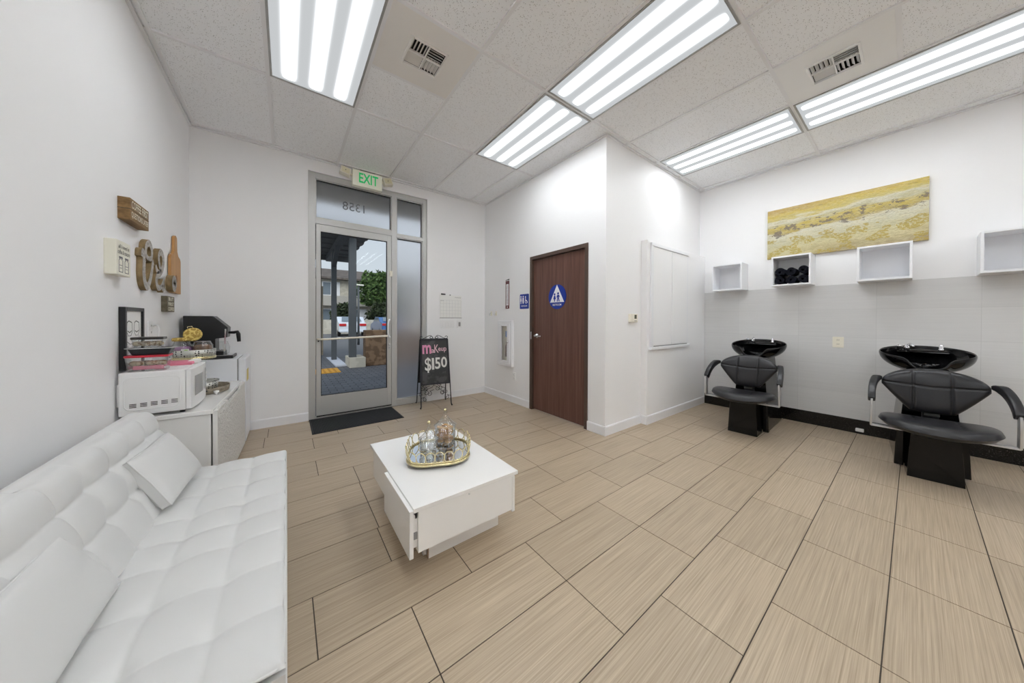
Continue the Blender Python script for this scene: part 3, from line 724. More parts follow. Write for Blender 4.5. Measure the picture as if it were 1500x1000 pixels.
# ================================================================== LEFT WALL DECOR
def left_decor():
    t = thing('block_sign', 'brown wooden block sign with cream capital letters, highest on the left wall', 'sign', (XL, 2.933, 1.843))
    y0, y1, z0, z1, x1 = 2.787, 3.085, 1.778, 1.906, -.718
    build('block', B().box(XL, x1, y0, y1, z0, z1), 'signwood', t, bevel=.002)
    build('plank_groove', B().box(x1 - .001, x1 + .0006, y0, y1, 1.8405, 1.8435).box(XL, x1, y0 - .0006, y0 + .001, 1.8405, 1.8435), 'ink', t)
    build('lettering', B().text('COFFEE FIRST', fr_left((y0+y1)/2, 1.873, x1), .045, 0, .0012, width=.26, bold=.01).text('QUESTIONS LATER', fr_left((y0+y1)/2, 1.812, x1), .040, 0, .0012, width=.27, bold=.01), 'lettering', t)
    t = thing('block_sign', 'cream square block sign with script writing and two drawn jars', 'sign', (XL, 2.71, 1.537))
    y0, y1, z0, z1, x1 = 2.618, 2.803, 1.443, 1.632, -.722
    build('block', B().box(XL, x1, y0, y1, z0, z1), 'cream', t, bevel=.003)
    b = B().text('all I need is', fr_left(2.71, 1.600, x1), .022, 0, .0008, width=.14, shear=.3).text('coffee & mascara', fr_left(2.71, 1.570, x1), .024, 0, .0008, width=.155, shear=.3)
    build('script', b, 'ink', t)
    b = B()
    for cy in (2.672, 2.748):
        f = fr_left(cy, 1.50, x1)
        for (p, q, r_, s_) in ((-.022, .022, .034, .044), (-.026, -.022, -.038, .026), (.022, .026, -.038, .026), (-.026, .026, -.042, -.038), (-.018, -.01, .026, .034), (.01, .018, .026, .034), (-.012, .012, -.02, -.017), (-.016, .016, -.005, -.002)):
            b.prism([(p, r_), (q, r_), (q, s_), (p, s_)], f, 0, .0008)
    build('jar_drawing', b, 'inkgrey', t)
    t = thing('block_sign', 'small olive wooden block sign with three lines of white letters, lowest of the wall signs', 'sign', (XL, 3.63, 1.32))
    y0, y1, z0, z1, x1 = 3.537, 3.726, 1.26, 1.382, -.7326
    build('block', B().box(XL, x1, y0, y1, z0, z1), 'signwood2', t, bevel=.002)
    b = B()
    for k, w in enumerate(('BUT', 'FIRST', 'COFFEE')): b.text(w, fr_left(3.632, 1.36 - .039 * k, x1), .027, 0, .001, width=(.13, .14, .15)[k], bold=.012)
    build('lettering', b, 'lettering', t)
    # cutting board
    t = thing('cutting_board', 'honey-coloured wooden paddle cutting board hung on the left wall by the corner', 'cutting board', (XL, 3.835, 1.42))
    out = [(-.135, 0), (.135, 0), (.142, .01), (.142, .285), (.12, .31), (.07, .325), (.04, .36), (.036, .45), (.03, .475), (0, .488), (-.03, .475), (-.036, .45), (-.04, .36), (-.07, .325), (-.12, .31), (-.142, .285), (-.142, .01)]
    build('board', B().prism(out, fr_left(3.835, 1.42, XL), .004, .022), 'board', t, bevel=.003)
    build('burn_mark', B().prism(circ(.03, 18, 0, .12, .036), fr_left(3.835, 1.42, XL), .022, .0224), mat('branded_mark', (140, 94, 52), .6), t)
    # rustic curled letters
    def letter(label, y, z, strokes, w=.045, d=.03, x0=.0):
        strokes = [([(a * .86, c) for a, c in p], wd * .95) for p, wd in strokes]
        t = thing('wooden_ornament', label, 'wall decor', (XL, y, z), 'curled wooden ornaments')
        body, face = B(), B()
        for pts, wd in strokes:
            sm = []
            P = [Vector((0, a, c)) for a, c in pts]
            for i in range(len(P) - 1):
                p0, p1, p2, p3 = P[max(i-1, 0)], P[i], P[i+1], P[min(i+2, len(P)-1)]
                for k in range(6):
                    u = k / 6
                    sm.append(.5 * ((2*p1) + (-p0+p2)*u + (2*p0-5*p1+4*p2-p3)*u*u + (-p0+3*p1-3*p2+p3)*u**3))
            sm.append(P[-1])
            vs = []; vf = []
            for i, p in enumerate(sm):
                tn = (sm[min(i+1, len(sm)-1)] - sm[max(i-1, 0)]); tn.normalize()
                nn = Vector((0, -tn.z, tn.y)); q = i / (len(sm) - 1); k = wd * (.62 + .38 * math.sin(PI * q)) / 2
                for sgn in (-1, 1):
                    pt = p + nn * k * sgn + Vector((XL, y, z))
                    vs += [pt + Vector((x0 - .001, 0, 0)), pt + Vector((x0 + d, 0, 0))]
                    vf += [p + nn * k * .92 * sgn + Vector((XL + x0 + d + .0012, y, z))]
            fs = []; ff = []
            for i in range(len(sm) - 1):
                a = 4 * i; c = a + 4
                fs += [(a, a+1, c+1, c), (a+2, c+2, c+3, a+3), (a+1, a+3, c+3, c+1), (a, c, c+2, a+2)]
                ff.append((2*i, 2*i+1, 2*i+3, 2*i+2))
            e = 4 * (len(sm) - 1); fs += [(0, 2, 3, 1), (e, e+1, e+3, e+2)]
            body.add(vs, fs); face.add(vf, ff)
        bo = build('carved_body', body, 'letterwood', t)
        build('grey_face', face, 'lettergrey', t)
    letter('large curled wooden ornament next to the cream script sign, widest of the three', 3.145, 1.44,
           [([(-.11, .165), (-.10, .20), (-.075, .19), (-.07, .14), (-.075, .06), (-.05, .0), (.0, -.02), (.05, .02), (.09, .08), (.12, .15), (.135, .165)], .06),
            ([(.02, .17), (-.03, .19), (-.02, .25), (.05, .275), (.10, .235), (.085, .18), (.02, .17)], .05)], d=.026)
    letter('tall looped wooden ornament in the middle, shaped like an ampersand', 3.385, 1.43,
           [([(.10, .06), (.03, .01), (-.05, .0), (-.085, .045), (-.05, .09), (.03, .12), (.09, .18), (.085, .24), (.03, .265), (-.02, .235), (-.015, .18), (.03, .12)], .058),
            ([(-.10, .155), (-.07, .12), (-.02, .11)], .045), ([(.05, .02), (.08, .0), (.10, -.02)], .05)], d=.028)
    letter('small knotted grey ornament overlapping the cutting board', 3.60, 1.455,
           [([(.06, .03), (.02, .075), (-.035, .07), (-.06, .03), (-.035, -.015), (.02, -.02), (.06, .03)], .035), ([(-.04, .0), (.0, .03), (.04, .055)], .034), ([(-.03, .06), (.0, .03), (.035, -.005)], .034), ([(0, -.015), (0, .03), (0, .07)], .03)], d=.034, x0=.024)
    # framed drawing standing on the microwave
    y0, y1, z0, z1 = 2.79, 3.085, .902, 1.272
    t = thing('picture_frame', 'black shadow-box frame with a line drawing of two glasses, standing on the microwave', 'picture frame', (-.73, (y0+y1)/2, z0))
    xa, xb = -.764, -.738; e = .022
    b = B().box(xa, xb, y0, y0 + e, z0, z1).box(xa, xb, y1 - e, y1, z0, z1).box(xa, xb, y0 + e, y1 - e, z0, z0 + e).box(xa, xb, y0 + e, y1 - e, z1 - e, z1)
    build('frame', b, 'black_plastic', t, bevel=.002)
    build('print', B().box(xa, xa + .016, y0 + e, y1 - e, z0 + e, z1 - e), 'paper', t)
    f = fr_left((y0 + y1) / 2, 1.10, xa + .016); b = B()
    def stroke(pts, w=.003):
        for (p, q) in zip(pts, pts[1:]):
            v = Vector(q) - Vector(p); nn = Vector((-v.y, v.x)).normalized() * w / 2
            b.prism([tuple(Vector(p) - nn), tuple(Vector(q) - nn), tuple(Vector(q) + nn), tuple(Vector(p) + nn)], f, 0, .0006)
    for cx in (-.055, .055):
        stroke([(cx - .035, .08), (cx - .042, .03), (cx - .02, -.0), (cx + .02, -.0), (cx + .042, .03), (cx + .035, .08)])
        stroke([(cx - .035, .08), (cx - .01, .09), (cx + .035, .08)], .005); stroke([(cx - .03, .03), (cx, .02), (cx + .03, .03)], .005)
    stroke([(-.09, .0), (-.10, -.03), (-.05, -.05), (.05, -.05), (.10, -.03), (.09, .0)]); stroke([(-.08, -.06), (-.08, -.13)]); stroke([(.07, -.06), (.07, -.13)]); stroke([(-.02, -.06), (-.02, -.13)])
    build('line_drawing', b, 'ink', t)
left_decor()

# ================================================================== SOFA
def sofa():
    t = thing('sofa_bed', 'white tufted leather sofa bed along the left wall', 'sofa', (-.4, 1.72, 0))
    x0, x1, y0, y1, ztop, th = -.50, -.004, .945, 2.505, .365, .15
    cols = [-.325, -.165]
    rows = [1.155, 1.37, 1.58, 1.745, 1.91, 2.125, 2.35]
    cx = [x0] + cols + [x1]; cyy = [y0] + rows + [y1]
    def tuft(p, q, us, vs, amp, knot, along=False):
        """height of a tufted surface: puffed cells, seams, deeper pulled-in buttons"""
        i = max(k for k in range(len(us) - 1) if p >= us[k] - 1e-6); j = max(k for k in range(len(vs) - 1) if q >= vs[k] - 1e-6)
        a = (p - us[i]) / (us[i+1] - us[i]); c = (q - vs[j]) / (vs[j+1] - vs[j])
        a, c = min(max(a, 0), 1), min(max(c, 0), 1)
        ea = 1.0 if (i == 0 and a < .5) or (i == len(us) - 2 and a > .5) else abs(math.sin(PI * a)) ** .5
        ec = 1.0 if (j == 0 and c < .5) or (j == len(vs) - 2 and c > .5) else abs(math.sin(PI * c)) ** .4
        h = amp * (.35 * ea + .65 * ea * ec) if along else amp * (.2 * ec + .8 * ea * ec)
        for uu in us[1:-1]:
            for vv in vs[1:-1]:
                h -= knot * math.exp(-((p - uu) ** 2 + (q - vv) ** 2) / .0009)
        return h
    NU, NV = 84, 240
    R = .035
    def top(u, v):
        # denser sampling keeps the seams crisp
        x = x0 + (x1 - x0) * u; y = y0 + (y1 - y0) * v
        z = ztop - .022 + tuft(x, y, cx, cyy, .017, .011)
        e = min(x1 - x, y - y0, y1 - y); e = max(e, 0)
        if e < R: z -= R * .55 * (1 - math.sqrt(max(0, 1 - (1 - e / R) ** 2)))
        return (x, y, z)
    b = B().grid(top, NU, NV)
    # mattress sides and underside
    bx0, bx1, by0, by1 = x0, x1, y0, y1; zt = ztop - .0405
    b.box(bx0, bx1, by0, by1, ztop - th, zt)
    build('seat_cushion', b, 'white_leather', t)
    pipe = B().tube([(x1 - .003, y0 + .01, ztop - .022), (x1 - .003, y1 - .02, ztop - .022), (x1 - .02, y1 - .003, ztop - .022), (x0, y1 - .003, ztop - .022)], .0042, 8)
    pipe.tube([(x1 - .003, y0 + .012, ztop - .022), (x1 - .02, y0 + .003, ztop - .022), (x0, y0 + .003, ztop - .022)], .0042, 8)
    pipe.tube([(x1 - .001, y0 + .01, ztop - th + .008), (x1 - .001, y1 - .01, ztop - th + .008)], .004, 8)
    build('piping', pipe, 'white_leather', t)
    build('frame', B().box(x0 + .03, x1 - .05, y0 + .04, y1 - .04, ztop - th - .06, ztop - th + .002), 'steel', t)
    for yy in (y0 + .09, y1 - .09):
        for xx in (x0 + .06, x1 - .09):
            build('leg', B().lathe([(.012, 0), (.014, .01), (.022, ztop - th - .055)], (xx, yy, 0), 16), 'chrome', t)
    # two independently reclining backs
    def back(ya, yb, lean, tall, us, name):
        base = Vector((-.452, 0, .352)); dirv = Vector((-math.sin(lean), 0, math.cos(lean))); nrm = Vector((math.cos(lean), 0, math.sin(lean)))
        vs = [0, tall * .36, tall * .70, tall]
        T = .10
        def f(u, v):
            y = ya + (yb - ya) * u
            # v: 0..0.62 front face, 0.62..0.78 rounded top, 0.78..1 rear face
            e = min(y - ya, yb - y); er = .03 * (1 - math.sqrt(max(0, 1 - (1 - min(e, .04) / .04) ** 2)))
            if v < .7:
                q = tall * v / .7
                h = tuft(y, q, us, vs, .019, .015)
                top = .05
                if q > tall - top: h -= .045 * (1 - math.sqrt(max(0, 1 - ((q - tall + top) / top) ** 2)))
                p = base + dirv * (q - .0) + nrm * (h - er)
            elif v < .86:
                a = (v - .7) / .16; q = tall + .012 * math.sin(PI * a)
                p = base + dirv * (q - er * .6) + nrm * (.022 - .045 - (T - .045) * a)
            else:
                a = (v - .86) / .14; q = tall * (1 - a)
                p = base + dirv * q + nrm * (-T + .02 + er)
            return (p.x, y, p.z)
        b = B().grid(f, 120, 90)
        # end caps
        for u in (0, 1):
            ring = [f(u, k / 90) for k in range(91)]
            c = Vector((0, 0, 0))
            for r in ring: c += Vector(r)
            c /= len(ring); o = len(b.v); b.v += ring + [tuple(c)]
            for k in range(90): b.f.append((o + k, o + k + 1, o + 91)); b.s.append(False)
        return build(name, b, 'white_leather', t)
    back(1.572, 2.505, math.radians(21), .395, [1.572, 1.76, 1.95, 2.14, 2.33, 2.505], 'backrest')
    back(.945, 1.60, math.radians(22.5), .390, [.945, 1.12, 1.345, 1.60], 'backrest')
    build('back_frame', B().obox(Matrix.Translation((-.665, 1.73, .60)) @ Matrix.Rotation(math.radians(-22), 4, 'Y'), .02, 1.30, .10), 'white_leather', t, bevel=.006)

    def pillow(label, cen, w, h, th, rot, grp):
        """cen centre, w along local y, h along local z, th along local x"""
        p = thing('throw_pillow', label, 'pillow', cen, grp)
        def half(sgn):
            def f(u, v):
                a, c = 2 * u - 1, 2 * v - 1
                k = (1 - abs(a) ** 3.5) * (1 - abs(c) ** 3.5)
                d = .30 + .70 * max(k, 0) ** .5
                pin = 1 - .05 * (1 - abs(a)) ** 1 * abs(c) ** 6
                pin2 = 1 - .05 * (1 - abs(c)) * abs(a) ** 6
                return (sgn * th / 2 * d, a * w / 2 * pin2, c * h / 2 * pin)
            return f
        b = B().grid(half(1), 28, 28).grid(half(-1), 28, 28)
        f1, f2 = half(1), half(-1); n = 28
        per = [(i / n, 0) for i in range(n)] + [(1, i / n) for i in range(n)] + [(1 - i / n, 1) for i in range(n)] + [(0, 1 - i / n) for i in range(n)]
        vs = [f1(*q) for q in per] + [f2(*q) for q in per]; L = len(per)
        b.add(vs, [(i, (i + 1) % L, L + (i + 1) % L, L + i) for i in range(L)], True)
        R = Matrix.Rotation(rot[2], 4, 'Z') @ Matrix.Rotation(rot[1], 4, 'Y') @ Matrix.Rotation(rot[0], 4, 'X')
        b.xf(R)
        o = build('cover', b, 'white_leather', p, off=(1e-9, 0, 0))
        sm = B().tube([R @ Vector(f1(*q)) for q in per], .0028, 6, closed=True)
        build('piping', sm, 'white_leather', p, off=(1e-9, 0, 0))
    pillow('small white leather pillow leaning at the far end of the sofa', (-.462, 2.19, .492), .41, .25, .10, (0, math.radians(-30), math.radians(-4)), 'white leather pillows')
    pillow('large white leather pillow at the near end of the sofa, cut by the frame edge', (-.482, 1.27, .468), .50, .225, .085, (0, math.radians(-30), 0), 'white leather pillows')
sofa()

# ================================================================== KITCHENETTE
def kitchenette():
    # ---- dresser (slightly turned from the wall)
    a = math.radians(-2.0)
    ox, oy = -.372, 2.72
    R = Matrix.Translation((ox, oy, 0)) @ Matrix.Rotation(a, 4, 'Z')
    L, D, H = 1.14, .345, .63
    t = thing('dresser', 'low white dresser with embossed drawer fronts under the microwave', 'dresser', (ox, oy, 0))
    b = B().box(-D, -.011, 0, L, .03, H - .028).xf(R); build('body', b, 'white_gloss', t, bevel=.002)
    b = B().box(-D - .004, .0, -.012, L + .008, H - .026, H).xf(R); build('top', b, 'white_gloss', t, bevel=.003)
    # front panel with scooped finger grip
    def front(y0, y1):
        w = y1 - y0; g0, g1 = y0 + w * .32, y0 + w * .78
        poly = [(y0, .035), (y1, .035), (y1, H - .012), (g1 + .03, H - .012), (g1, H - .045), (g0, H - .045), (g0 - .03, H - .012), (y0, H - .012)]
        return B().prism(poly, ((0, 0, 0), (0, 1, 0), (0, 0, 1), (1, 0, 0)), -.004, .018)
    f1 = front(.006, L - .004); f1.xf(R)
    build('front_panel', f1, 'emboss', t, bevel=.002)
    build('edge_strip', B().box(-.003, .0195, .0045, .006, .035, H - .012).xf(R), 'white_gloss', t)
    for yy in (.06, L - .06):
        for xx in (-D + .04, -.06):
            build('leg', B().lathe([(.014, 0), (.02, .034)], tuple(R @ Vector((xx, yy, 0))), 12), 'white_gloss', t)
    # ---- microwave
    x0, x1, y0, y1, z0, z1 = -.750, -.492, 2.725, 3.155, .648, .895
    t = thing('microwave', 'white microwave oven on the dresser, side vents facing the sofa', 'microwave', ((x0+x1)/2, (y0+y1)/2, .63))
    build('body', B().box(x0, x1, y0, y1, z0, z1), 'white_plastic', t, bevel=.006)
    b = B()
    pts = rrect(.215, .185, .03, 6); f = ((-.622, y0, .772), (1, 0, 0), (0, 0, 1), (0, -1, 0))
    b.tube([(f[0][0] + p[0], y0 - .0008, f[0][2] + p[1]) for p in pts], .0022, 6, closed=True)
    build('embossed_rim', b, 'white_plastic', t)
    b = B()
    for k in range(5):
        for q in range(3): b.box(-.710 + .040 * k, -.684 + .040 * k, y0 - .001, y0 + .002, .694 + .0085 * q + .003 * k * .6, .698 + .0085 * q + .003 * k * .6)
    build('side_vent', b, 'ventdark', t)
    b = B().box(x0 - .012, x0, y0 + .02, y1 - .05, .70, .83); build('rear_cover', b, 'white_plastic', t, bevel=.004)
    # door: slightly bowed front
    def fr(u, v):
        yy = y0 + .004 + (y1 - y0 - .008) * u; bow = .014 * math.sin(PI * min(max(u, 0), 1)) ** .6
        return (x1 + .022 + bow, yy, z0 + .004 + (z1 - z0 - .006) * v)
    b = B().grid(fr, 24, 6); vs = [fr(u / 24, v) for v in (0, 1) for u in range(25)]
    n = 25; bb = [(x1 + .002, p[1], p[2]) for p in vs]
    o = len(b.v); b.add(vs + bb, [(i, i + 1, 2 * n + i + 1, 2 * n + i) for i in range(n - 1)] + [(n + i, n + i + 1, 3 * n + i + 1, 3 * n + i) for i in range(n - 1)] + [(0, n, 3 * n, 2 * n), (n - 1, 2 * n - 1, 4 * n - 1, 3 * n - 1)])
    d = build('door', b, 'white_plastic', t, smooth_angle=40)
    def patch(u0, u1, v0, v1, off):
        g = B().grid(lambda u, v: tuple(Vector(fr(u0 + (u1 - u0) * u, v0 + (v1 - v0) * v)) + Vector((off, 0, 0))), 8, 2); return g
    build('window', patch(.12, .56, .28, .80, .0015), mat('microwave_window', (150, 150, 150), .15), d)
    build('control_panel', patch(.74, .95, .30, .86, .0015), mat('panel_grey', (186, 187, 188), .4), t)
    g = B()
    for q in range(4):
        for s_ in range(3): g.box(x1 + .022, x1 + .031, y0 + .345 + .024 * s_, y0 + .362 + .024 * s_, .735 + .026 * q, .75 + .026 * q)
    build('buttons', g, 'white_plastic', t)
    for xx in (x0 + .03, x1 - .02):
        for yy in (y0 + .04, y1 - .04): build('foot', B().cyl((xx, yy, .63), (xx, yy, .65), .012), 'gasket', t)
    # ---- containers on the microwave
    def tub(b, cx, cy, z0, w0, d0, w1, d1, h, thick=.003):
        """open rectangular dish with flared walls"""
        prof = [(0, 0), (1, h)]
        def ringp(w, d, z): return [(cx + p[0], cy + p[1], z) for p in rrect(w, d, min(w, d) * .18, 4)]
        rs = [ringp(w0, d0, z0), ringp(w1, d1, z0 + h), ringp(w1 - 2*thick, d1 - 2*thick, z0 + h), ringp(w0 - 2*thick, d0 - 2*thick, z0 + thick)]
        n = len(rs[0]); vs = sum(rs, []); fs = []
        for j in range(3):
            for i in range(n): fs.append((j*n + i, j*n + (i+1) % n, (j+1)*n + (i+1) % n, (j+1)*n + i))
        fs.append(tuple(reversed(range(n)))); fs.append(tuple(3*n + i for i in range(n)))
        return b.add(vs, fs)
    cx, cy = -.652, 2.80
    t = thing('food_container', 'clear glass food container with a red lid, bottom of the stack on the microwave', 'container', (cx, cy, .897), 'stacked food containers')
    build('dish', tub(B(), cx, cy, .897, .148, .10, .168, .12, .080), 'jarglass', t)
    build('lid', B().prism(rrect(.172, .124, .02), ((cx, cy, .977), (1, 0, 0), (0, 1, 0), (0, 0, 1)), 0, .013), 'red', t, bevel=.003)
    fd = B()
    for k in range(6): fd.sphere((cx - .055 + .022 * k, cy + random.uniform(-.015, .015), .940), .022, 8, sz=.7)
    build('food', fd, 'food', t)
    build('pink_wrap', B().box(cx - .055, cx + .065, cy - .042, cy - .03, .905, .928), 'pink', t, bevel=.004)
    t = thing('serving_tray', 'black disposable tray with a silver rim, in the middle of the container stack', 'tray', (cx, cy, .991), 'stacked food containers')
    build('dish', tub(B(), cx + .012, cy, .991, .142, .09, .172, .118, .038), mat('dark_tray', (40, 44, 48), .35), t)
    rim = B(); p1 = rrect(.192, .132, .025); p0 = rrect(.170, .116, .02)
    vs = [(cx + .012 + p[0], cy + p[1], z) for z in (1.0285, 1.0325) for pp in (p1, p0) for p in pp]; n = len(p1)
    rim.add(vs, [(i, (i+1) % n, n + (i+1) % n, n + i) for i in range(n)] + [(2*n + i, 3*n + i, 3*n + (i+1) % n, 2*n + (i+1) % n) for i in range(n)] + [(i, 2*n + i, 2*n + (i+1) % n, (i+1) % n) for i in range(n)])
    build('rim', rim, 'steel', t)
    t = thing('food_container', 'clear container of pastries with a black lid, top of the stack on the microwave', 'container', (cx, cy, 1.033), 'stacked food containers')
    build('dish', tub(B(), cx, cy, 1.033, .108, .08, .122, .095, .048), 'jarglass', t)
    build('lid', B().prism(rrect(.128, .10, .016), ((cx, cy, 1.081), (1, 0, 0), (0, 1, 0), (0, 0, 1)), 0, .014), mat('smoked_lid', (42, 38, 36), .3), t, bevel=.003)
    fd = B()
    for k in range(5): fd.sphere((cx - .042 + .021 * k, cy + random.uniform(-.012, .012), 1.056), .019, 8, sz=.8)
    build('food', fd, 'food', t)
    t = thing('napkin_pack', 'flat pack of pink napkins lying on the microwave behind the red lid', 'napkins', (-.56, 2.99, .895))
    build('napkins', B().box(-.665, -.50, 2.93, 3.10, .899, .918), 'pink', t, bevel=.006)
    build('wrapper', B().box(-.675, -.492, 2.92, 3.11, .8955, .900).box(-.53, -.485, 3.0, 3.115, .903, .922), 'paper', t, bevel=.002)
    tag(build('power_cable', B().tube([(-.748, 3.29, 1.15), (-.72, 3.25, 1.16), (-.69, 3.15, 1.13), (-.69, 3.14, 1.05), (-.72, 3.19, .95), (-.745, 3.2, .86), (-.752, 3.2, .80)], .005, 8), 'white_plastic', off=(-.7, 3.2, .65)), 'white power cable plugged into the outlet behind the microwave', 'cable')
    # ---- fridge
    y0, y1 = 3.905, 4.365
    t = thing('mini_fridge', 'white mini fridge in the corner beyond the dresser', 'fridge', (-.53, 4.135, 0))
    build('body', B().box(-.752, -.374, y0, y1, .02, .832), 'white_metal', t, bevel=.006)
    d = build('door', B().box(-.366, -.312, y0, y1, .03, .832), 'white_metal', t, bevel=.010, seg=3)
    build('sticker', B().box(-.3125, -.3112, 3.985, 4.14, .60, .715), 'sticker', d)
    build('seal', B().box(-.376, -.364, y0 + .01, y1 - .01, .035, .825), 'grey_plastic', t)
    for xx in (-.70, -.40):
        for yy in (y0 + .05, y1 - .05): build('foot', B().cyl((xx, yy, 0), (xx, yy, .025), .015), 'gasket', t)
    # ---- coffee machine
    y0, y1 = 3.99, 4.20
    t = thing('coffee_maker', 'black coffee maker with a sloped top standing on the mini fridge', 'coffee maker', (-.57, 4.10, .832))
    f = ((0, 0, 0), (1, 0, 0), (0, 0, 1), (0, 1, 0))
    build('housing', B().prism([(-.735, .860), (-.475, .860), (-.475, .90), (-.53, .905), (-.53, 1.02), (-.452, 1.03), (-.446, 1.125), (-.545, 1.232), (-.735, 1.232)], f, y0, y1), 'black_plastic', t, bevel=.006)
    build('base', B().box(-.735, -.405, y0 - .05, y1 + .02, .834, .862), 'black_plastic', t, bevel=.004)
    build('drip_grid', B().box(-.52, -.412, y0 - .02, y1, .862, .866), 'chrome', t)
    build('chrome_trim', B().prism([(-.474, .905), (-.462, .905), (-.455, 1.11), (-.466, 1.11)], f, y0 - .004, y0 + .03), 'chrome', t)
    build('filter_handle', B().tube([(-.45, 4.07, 1.075), (-.41, 4.06, 1.075), (-.385, 4.055, 1.08), (-.378, 4.05, 1.06), (-.372, 4.045, .985)], [.012, .014, .016, .017, .014], 10), 'black_plastic', t)
    build('carafe', B().lathe([(.04, 0), (.055, .01), (.06, .07), (.045, .11), (.045, .12)], (-.50, 4.09, .868), 24), 'jarglass', t)
    # ---- pedestal basket with jars
    cx, cy = -.622, 3.70
    t = thing('pierced_basket', 'round pierced metal basket with a gold rim, raised on a pedestal before the coffee maker', 'basket', (cx, cy, .63))
    build('pedestal', B().lathe([(.055, .632), (.055, .642), (.018, .655), (.015, .85), (.05, .868), (.05, .872)], (cx, cy, 0), 24), 'gold', t)
    build('base_plate', B().lathe([(.0001, .872), (.134, .872), (.138, .876), (.138, .888), (.134, .892), (.0001, .892)], (cx, cy, 0), 40), 'gold', t)
    build('band', B().lathe([(.132, .890), (.136, .950), (.133, .950), (.129, .890)], (cx, cy, 0), 48), 'pierced', t)
    build('foot', B().sphere((cx + .05, cy - .105, .866), .010, 8), 'gold', t)
    build('foot', B().sphere((cx - .09, cy - .075, .866), .010, 8), 'gold', t)
    def jar(cx, cy, z, r, h, label, fill, fh, group='jars in the basket'):
        t = thing('glass_jar', label, 'jar', (cx, cy, z), group)
        build('glass', B().lathe([(.0001, 0), (r, 0), (r * 1.02, .01), (r * 1.02, h * .72), (r * .82, h * .9), (r * .82, h), (r * .78, h), (r * .78, h * .9), (r * .97, h * .7), (r * .97, .006), (.0001, .005)], (cx, cy, z), 28), 'jarglass', t)
        build('contents', B().lathe([(.0001, .007), (r * .93, .007), (r * .94, fh), (r * .6, fh + .008), (.0001, fh + .004)], (cx, cy, z), 24), fill, t)
        return t
    j = jar(cx - .06, cy - .02, .893, .056, .13, 'glass jar of lilac and green sachets with a wooden lid, left in the basket', 'purple', .075)
    build('lid', B().lathe([(.0001, .13), (.056, .13), (.058, .136), (.058, .150), (.05, .156), (.0001, .158)], (cx - .06, cy - .02, .893), 24), 'yellowcream', j)
    build('label', B().box(cx - .055, cx - .012, cy - .082, cy - .076, .915, .96), 'paper', j)
    build('green_sachet', B().sphere((cx - .028, cy - .082, .935), .018, 8, sy=.3), 'lime', j)
    j = jar(cx + .055, cy - .005, .893, .062, .125, 'glass jar of ground coffee with an open top, right in the basket', 'coffee', .085)
    build('clasp', B().tube([(cx + .01, cy - .05, 1.012), (cx + .055, cy - .062, 1.016), (cx + .1, cy - .045, 1.012)], .003, 6), 'chrome', j)
    t = thing('wire_clip_lid', 'round gold jar lid with a wire loop propped up on the jars', 'lid', (cx + .0, cy - .02, 1.06))
    Rm = Matrix.Translation((cx + .005, cy - .045, 1.075)) @ Matrix.Rotation(math.radians(74), 4, 'X')
    build('disc', B().lathe([(.0001, -.006), (.05, -.006), (.056, -.003), (.056, .006), (.048, .010), (.040, .007), (.030, .010), (.0001, .010)], (0, 0, 0), 32).xf(Rm), 'yellowcream', t)
    build('wire_loop', B().tube([Rm @ Vector(p) for p in ((-.03, .05, 0), (-.035, .066, 0), (-.01, .07, 0), (.0, .056, 0))], .003, 6), 'gold', t)
    # ---- lower oval tray with a galvanised box
    cx, cy = -.515, 3.43
    t = thing('oval_tray', 'grey wooden oval serving tray on the dresser top by the fridge', 'tray', (cx, cy, .63))
    build('base', B().lathe([(.0001, .632), (.135, .632), (.14, .637), (.14, .640), (.0001, .640)], (cx, cy, 0), 40, sy=1.25), 'traywood', t)
    build('rim', B().lathe([(.138, .634), (.145, .675), (.138, .675), (.132, .636)], (cx, cy, 0), 48, sy=1.25), 'traywood', t)
    build('handle_slot', B().tube([(cx - .05, cy - .178, .66), (cx, cy - .1805, .66), (cx + .04, cy - .178, .66)], .006, 8), 'gasket', t)
    t = thing('metal_basket', 'round pierced galvanised basket sitting in the oval tray', 'basket', (cx - .02, cy + .02, .641))
    build('band', B().lathe([(.088, .642), (.095, .712), (.092, .712), (.085, .642)], (cx - .02, cy + .02, 0), 40), 'pierced', t)
    build('rim', B().lathe([(.093, .708), (.099, .710), (.099, .718), (.093, .718), (.091, .712)], (cx - .02, cy + .02, 0), 40), 'galv', t)
    build('contents', B().lathe([(.0001, .643), (.08, .643), (.085, .69), (.0001, .70)], (cx - .02, cy + .02, 0), 30), 'food', t)
    t = thing('drawer_knob', 'small loose white knob lying on the dresser in front of the oval tray', 'knob', (-.425, 3.235, .632))
    build('knob', B().lathe([(.008, 0), (.008, .012), (.016, .018), (.016, .03), (.0001, .034)], (-.425, 3.235, .631), 18), 'white_gloss', t)
kitchenette()

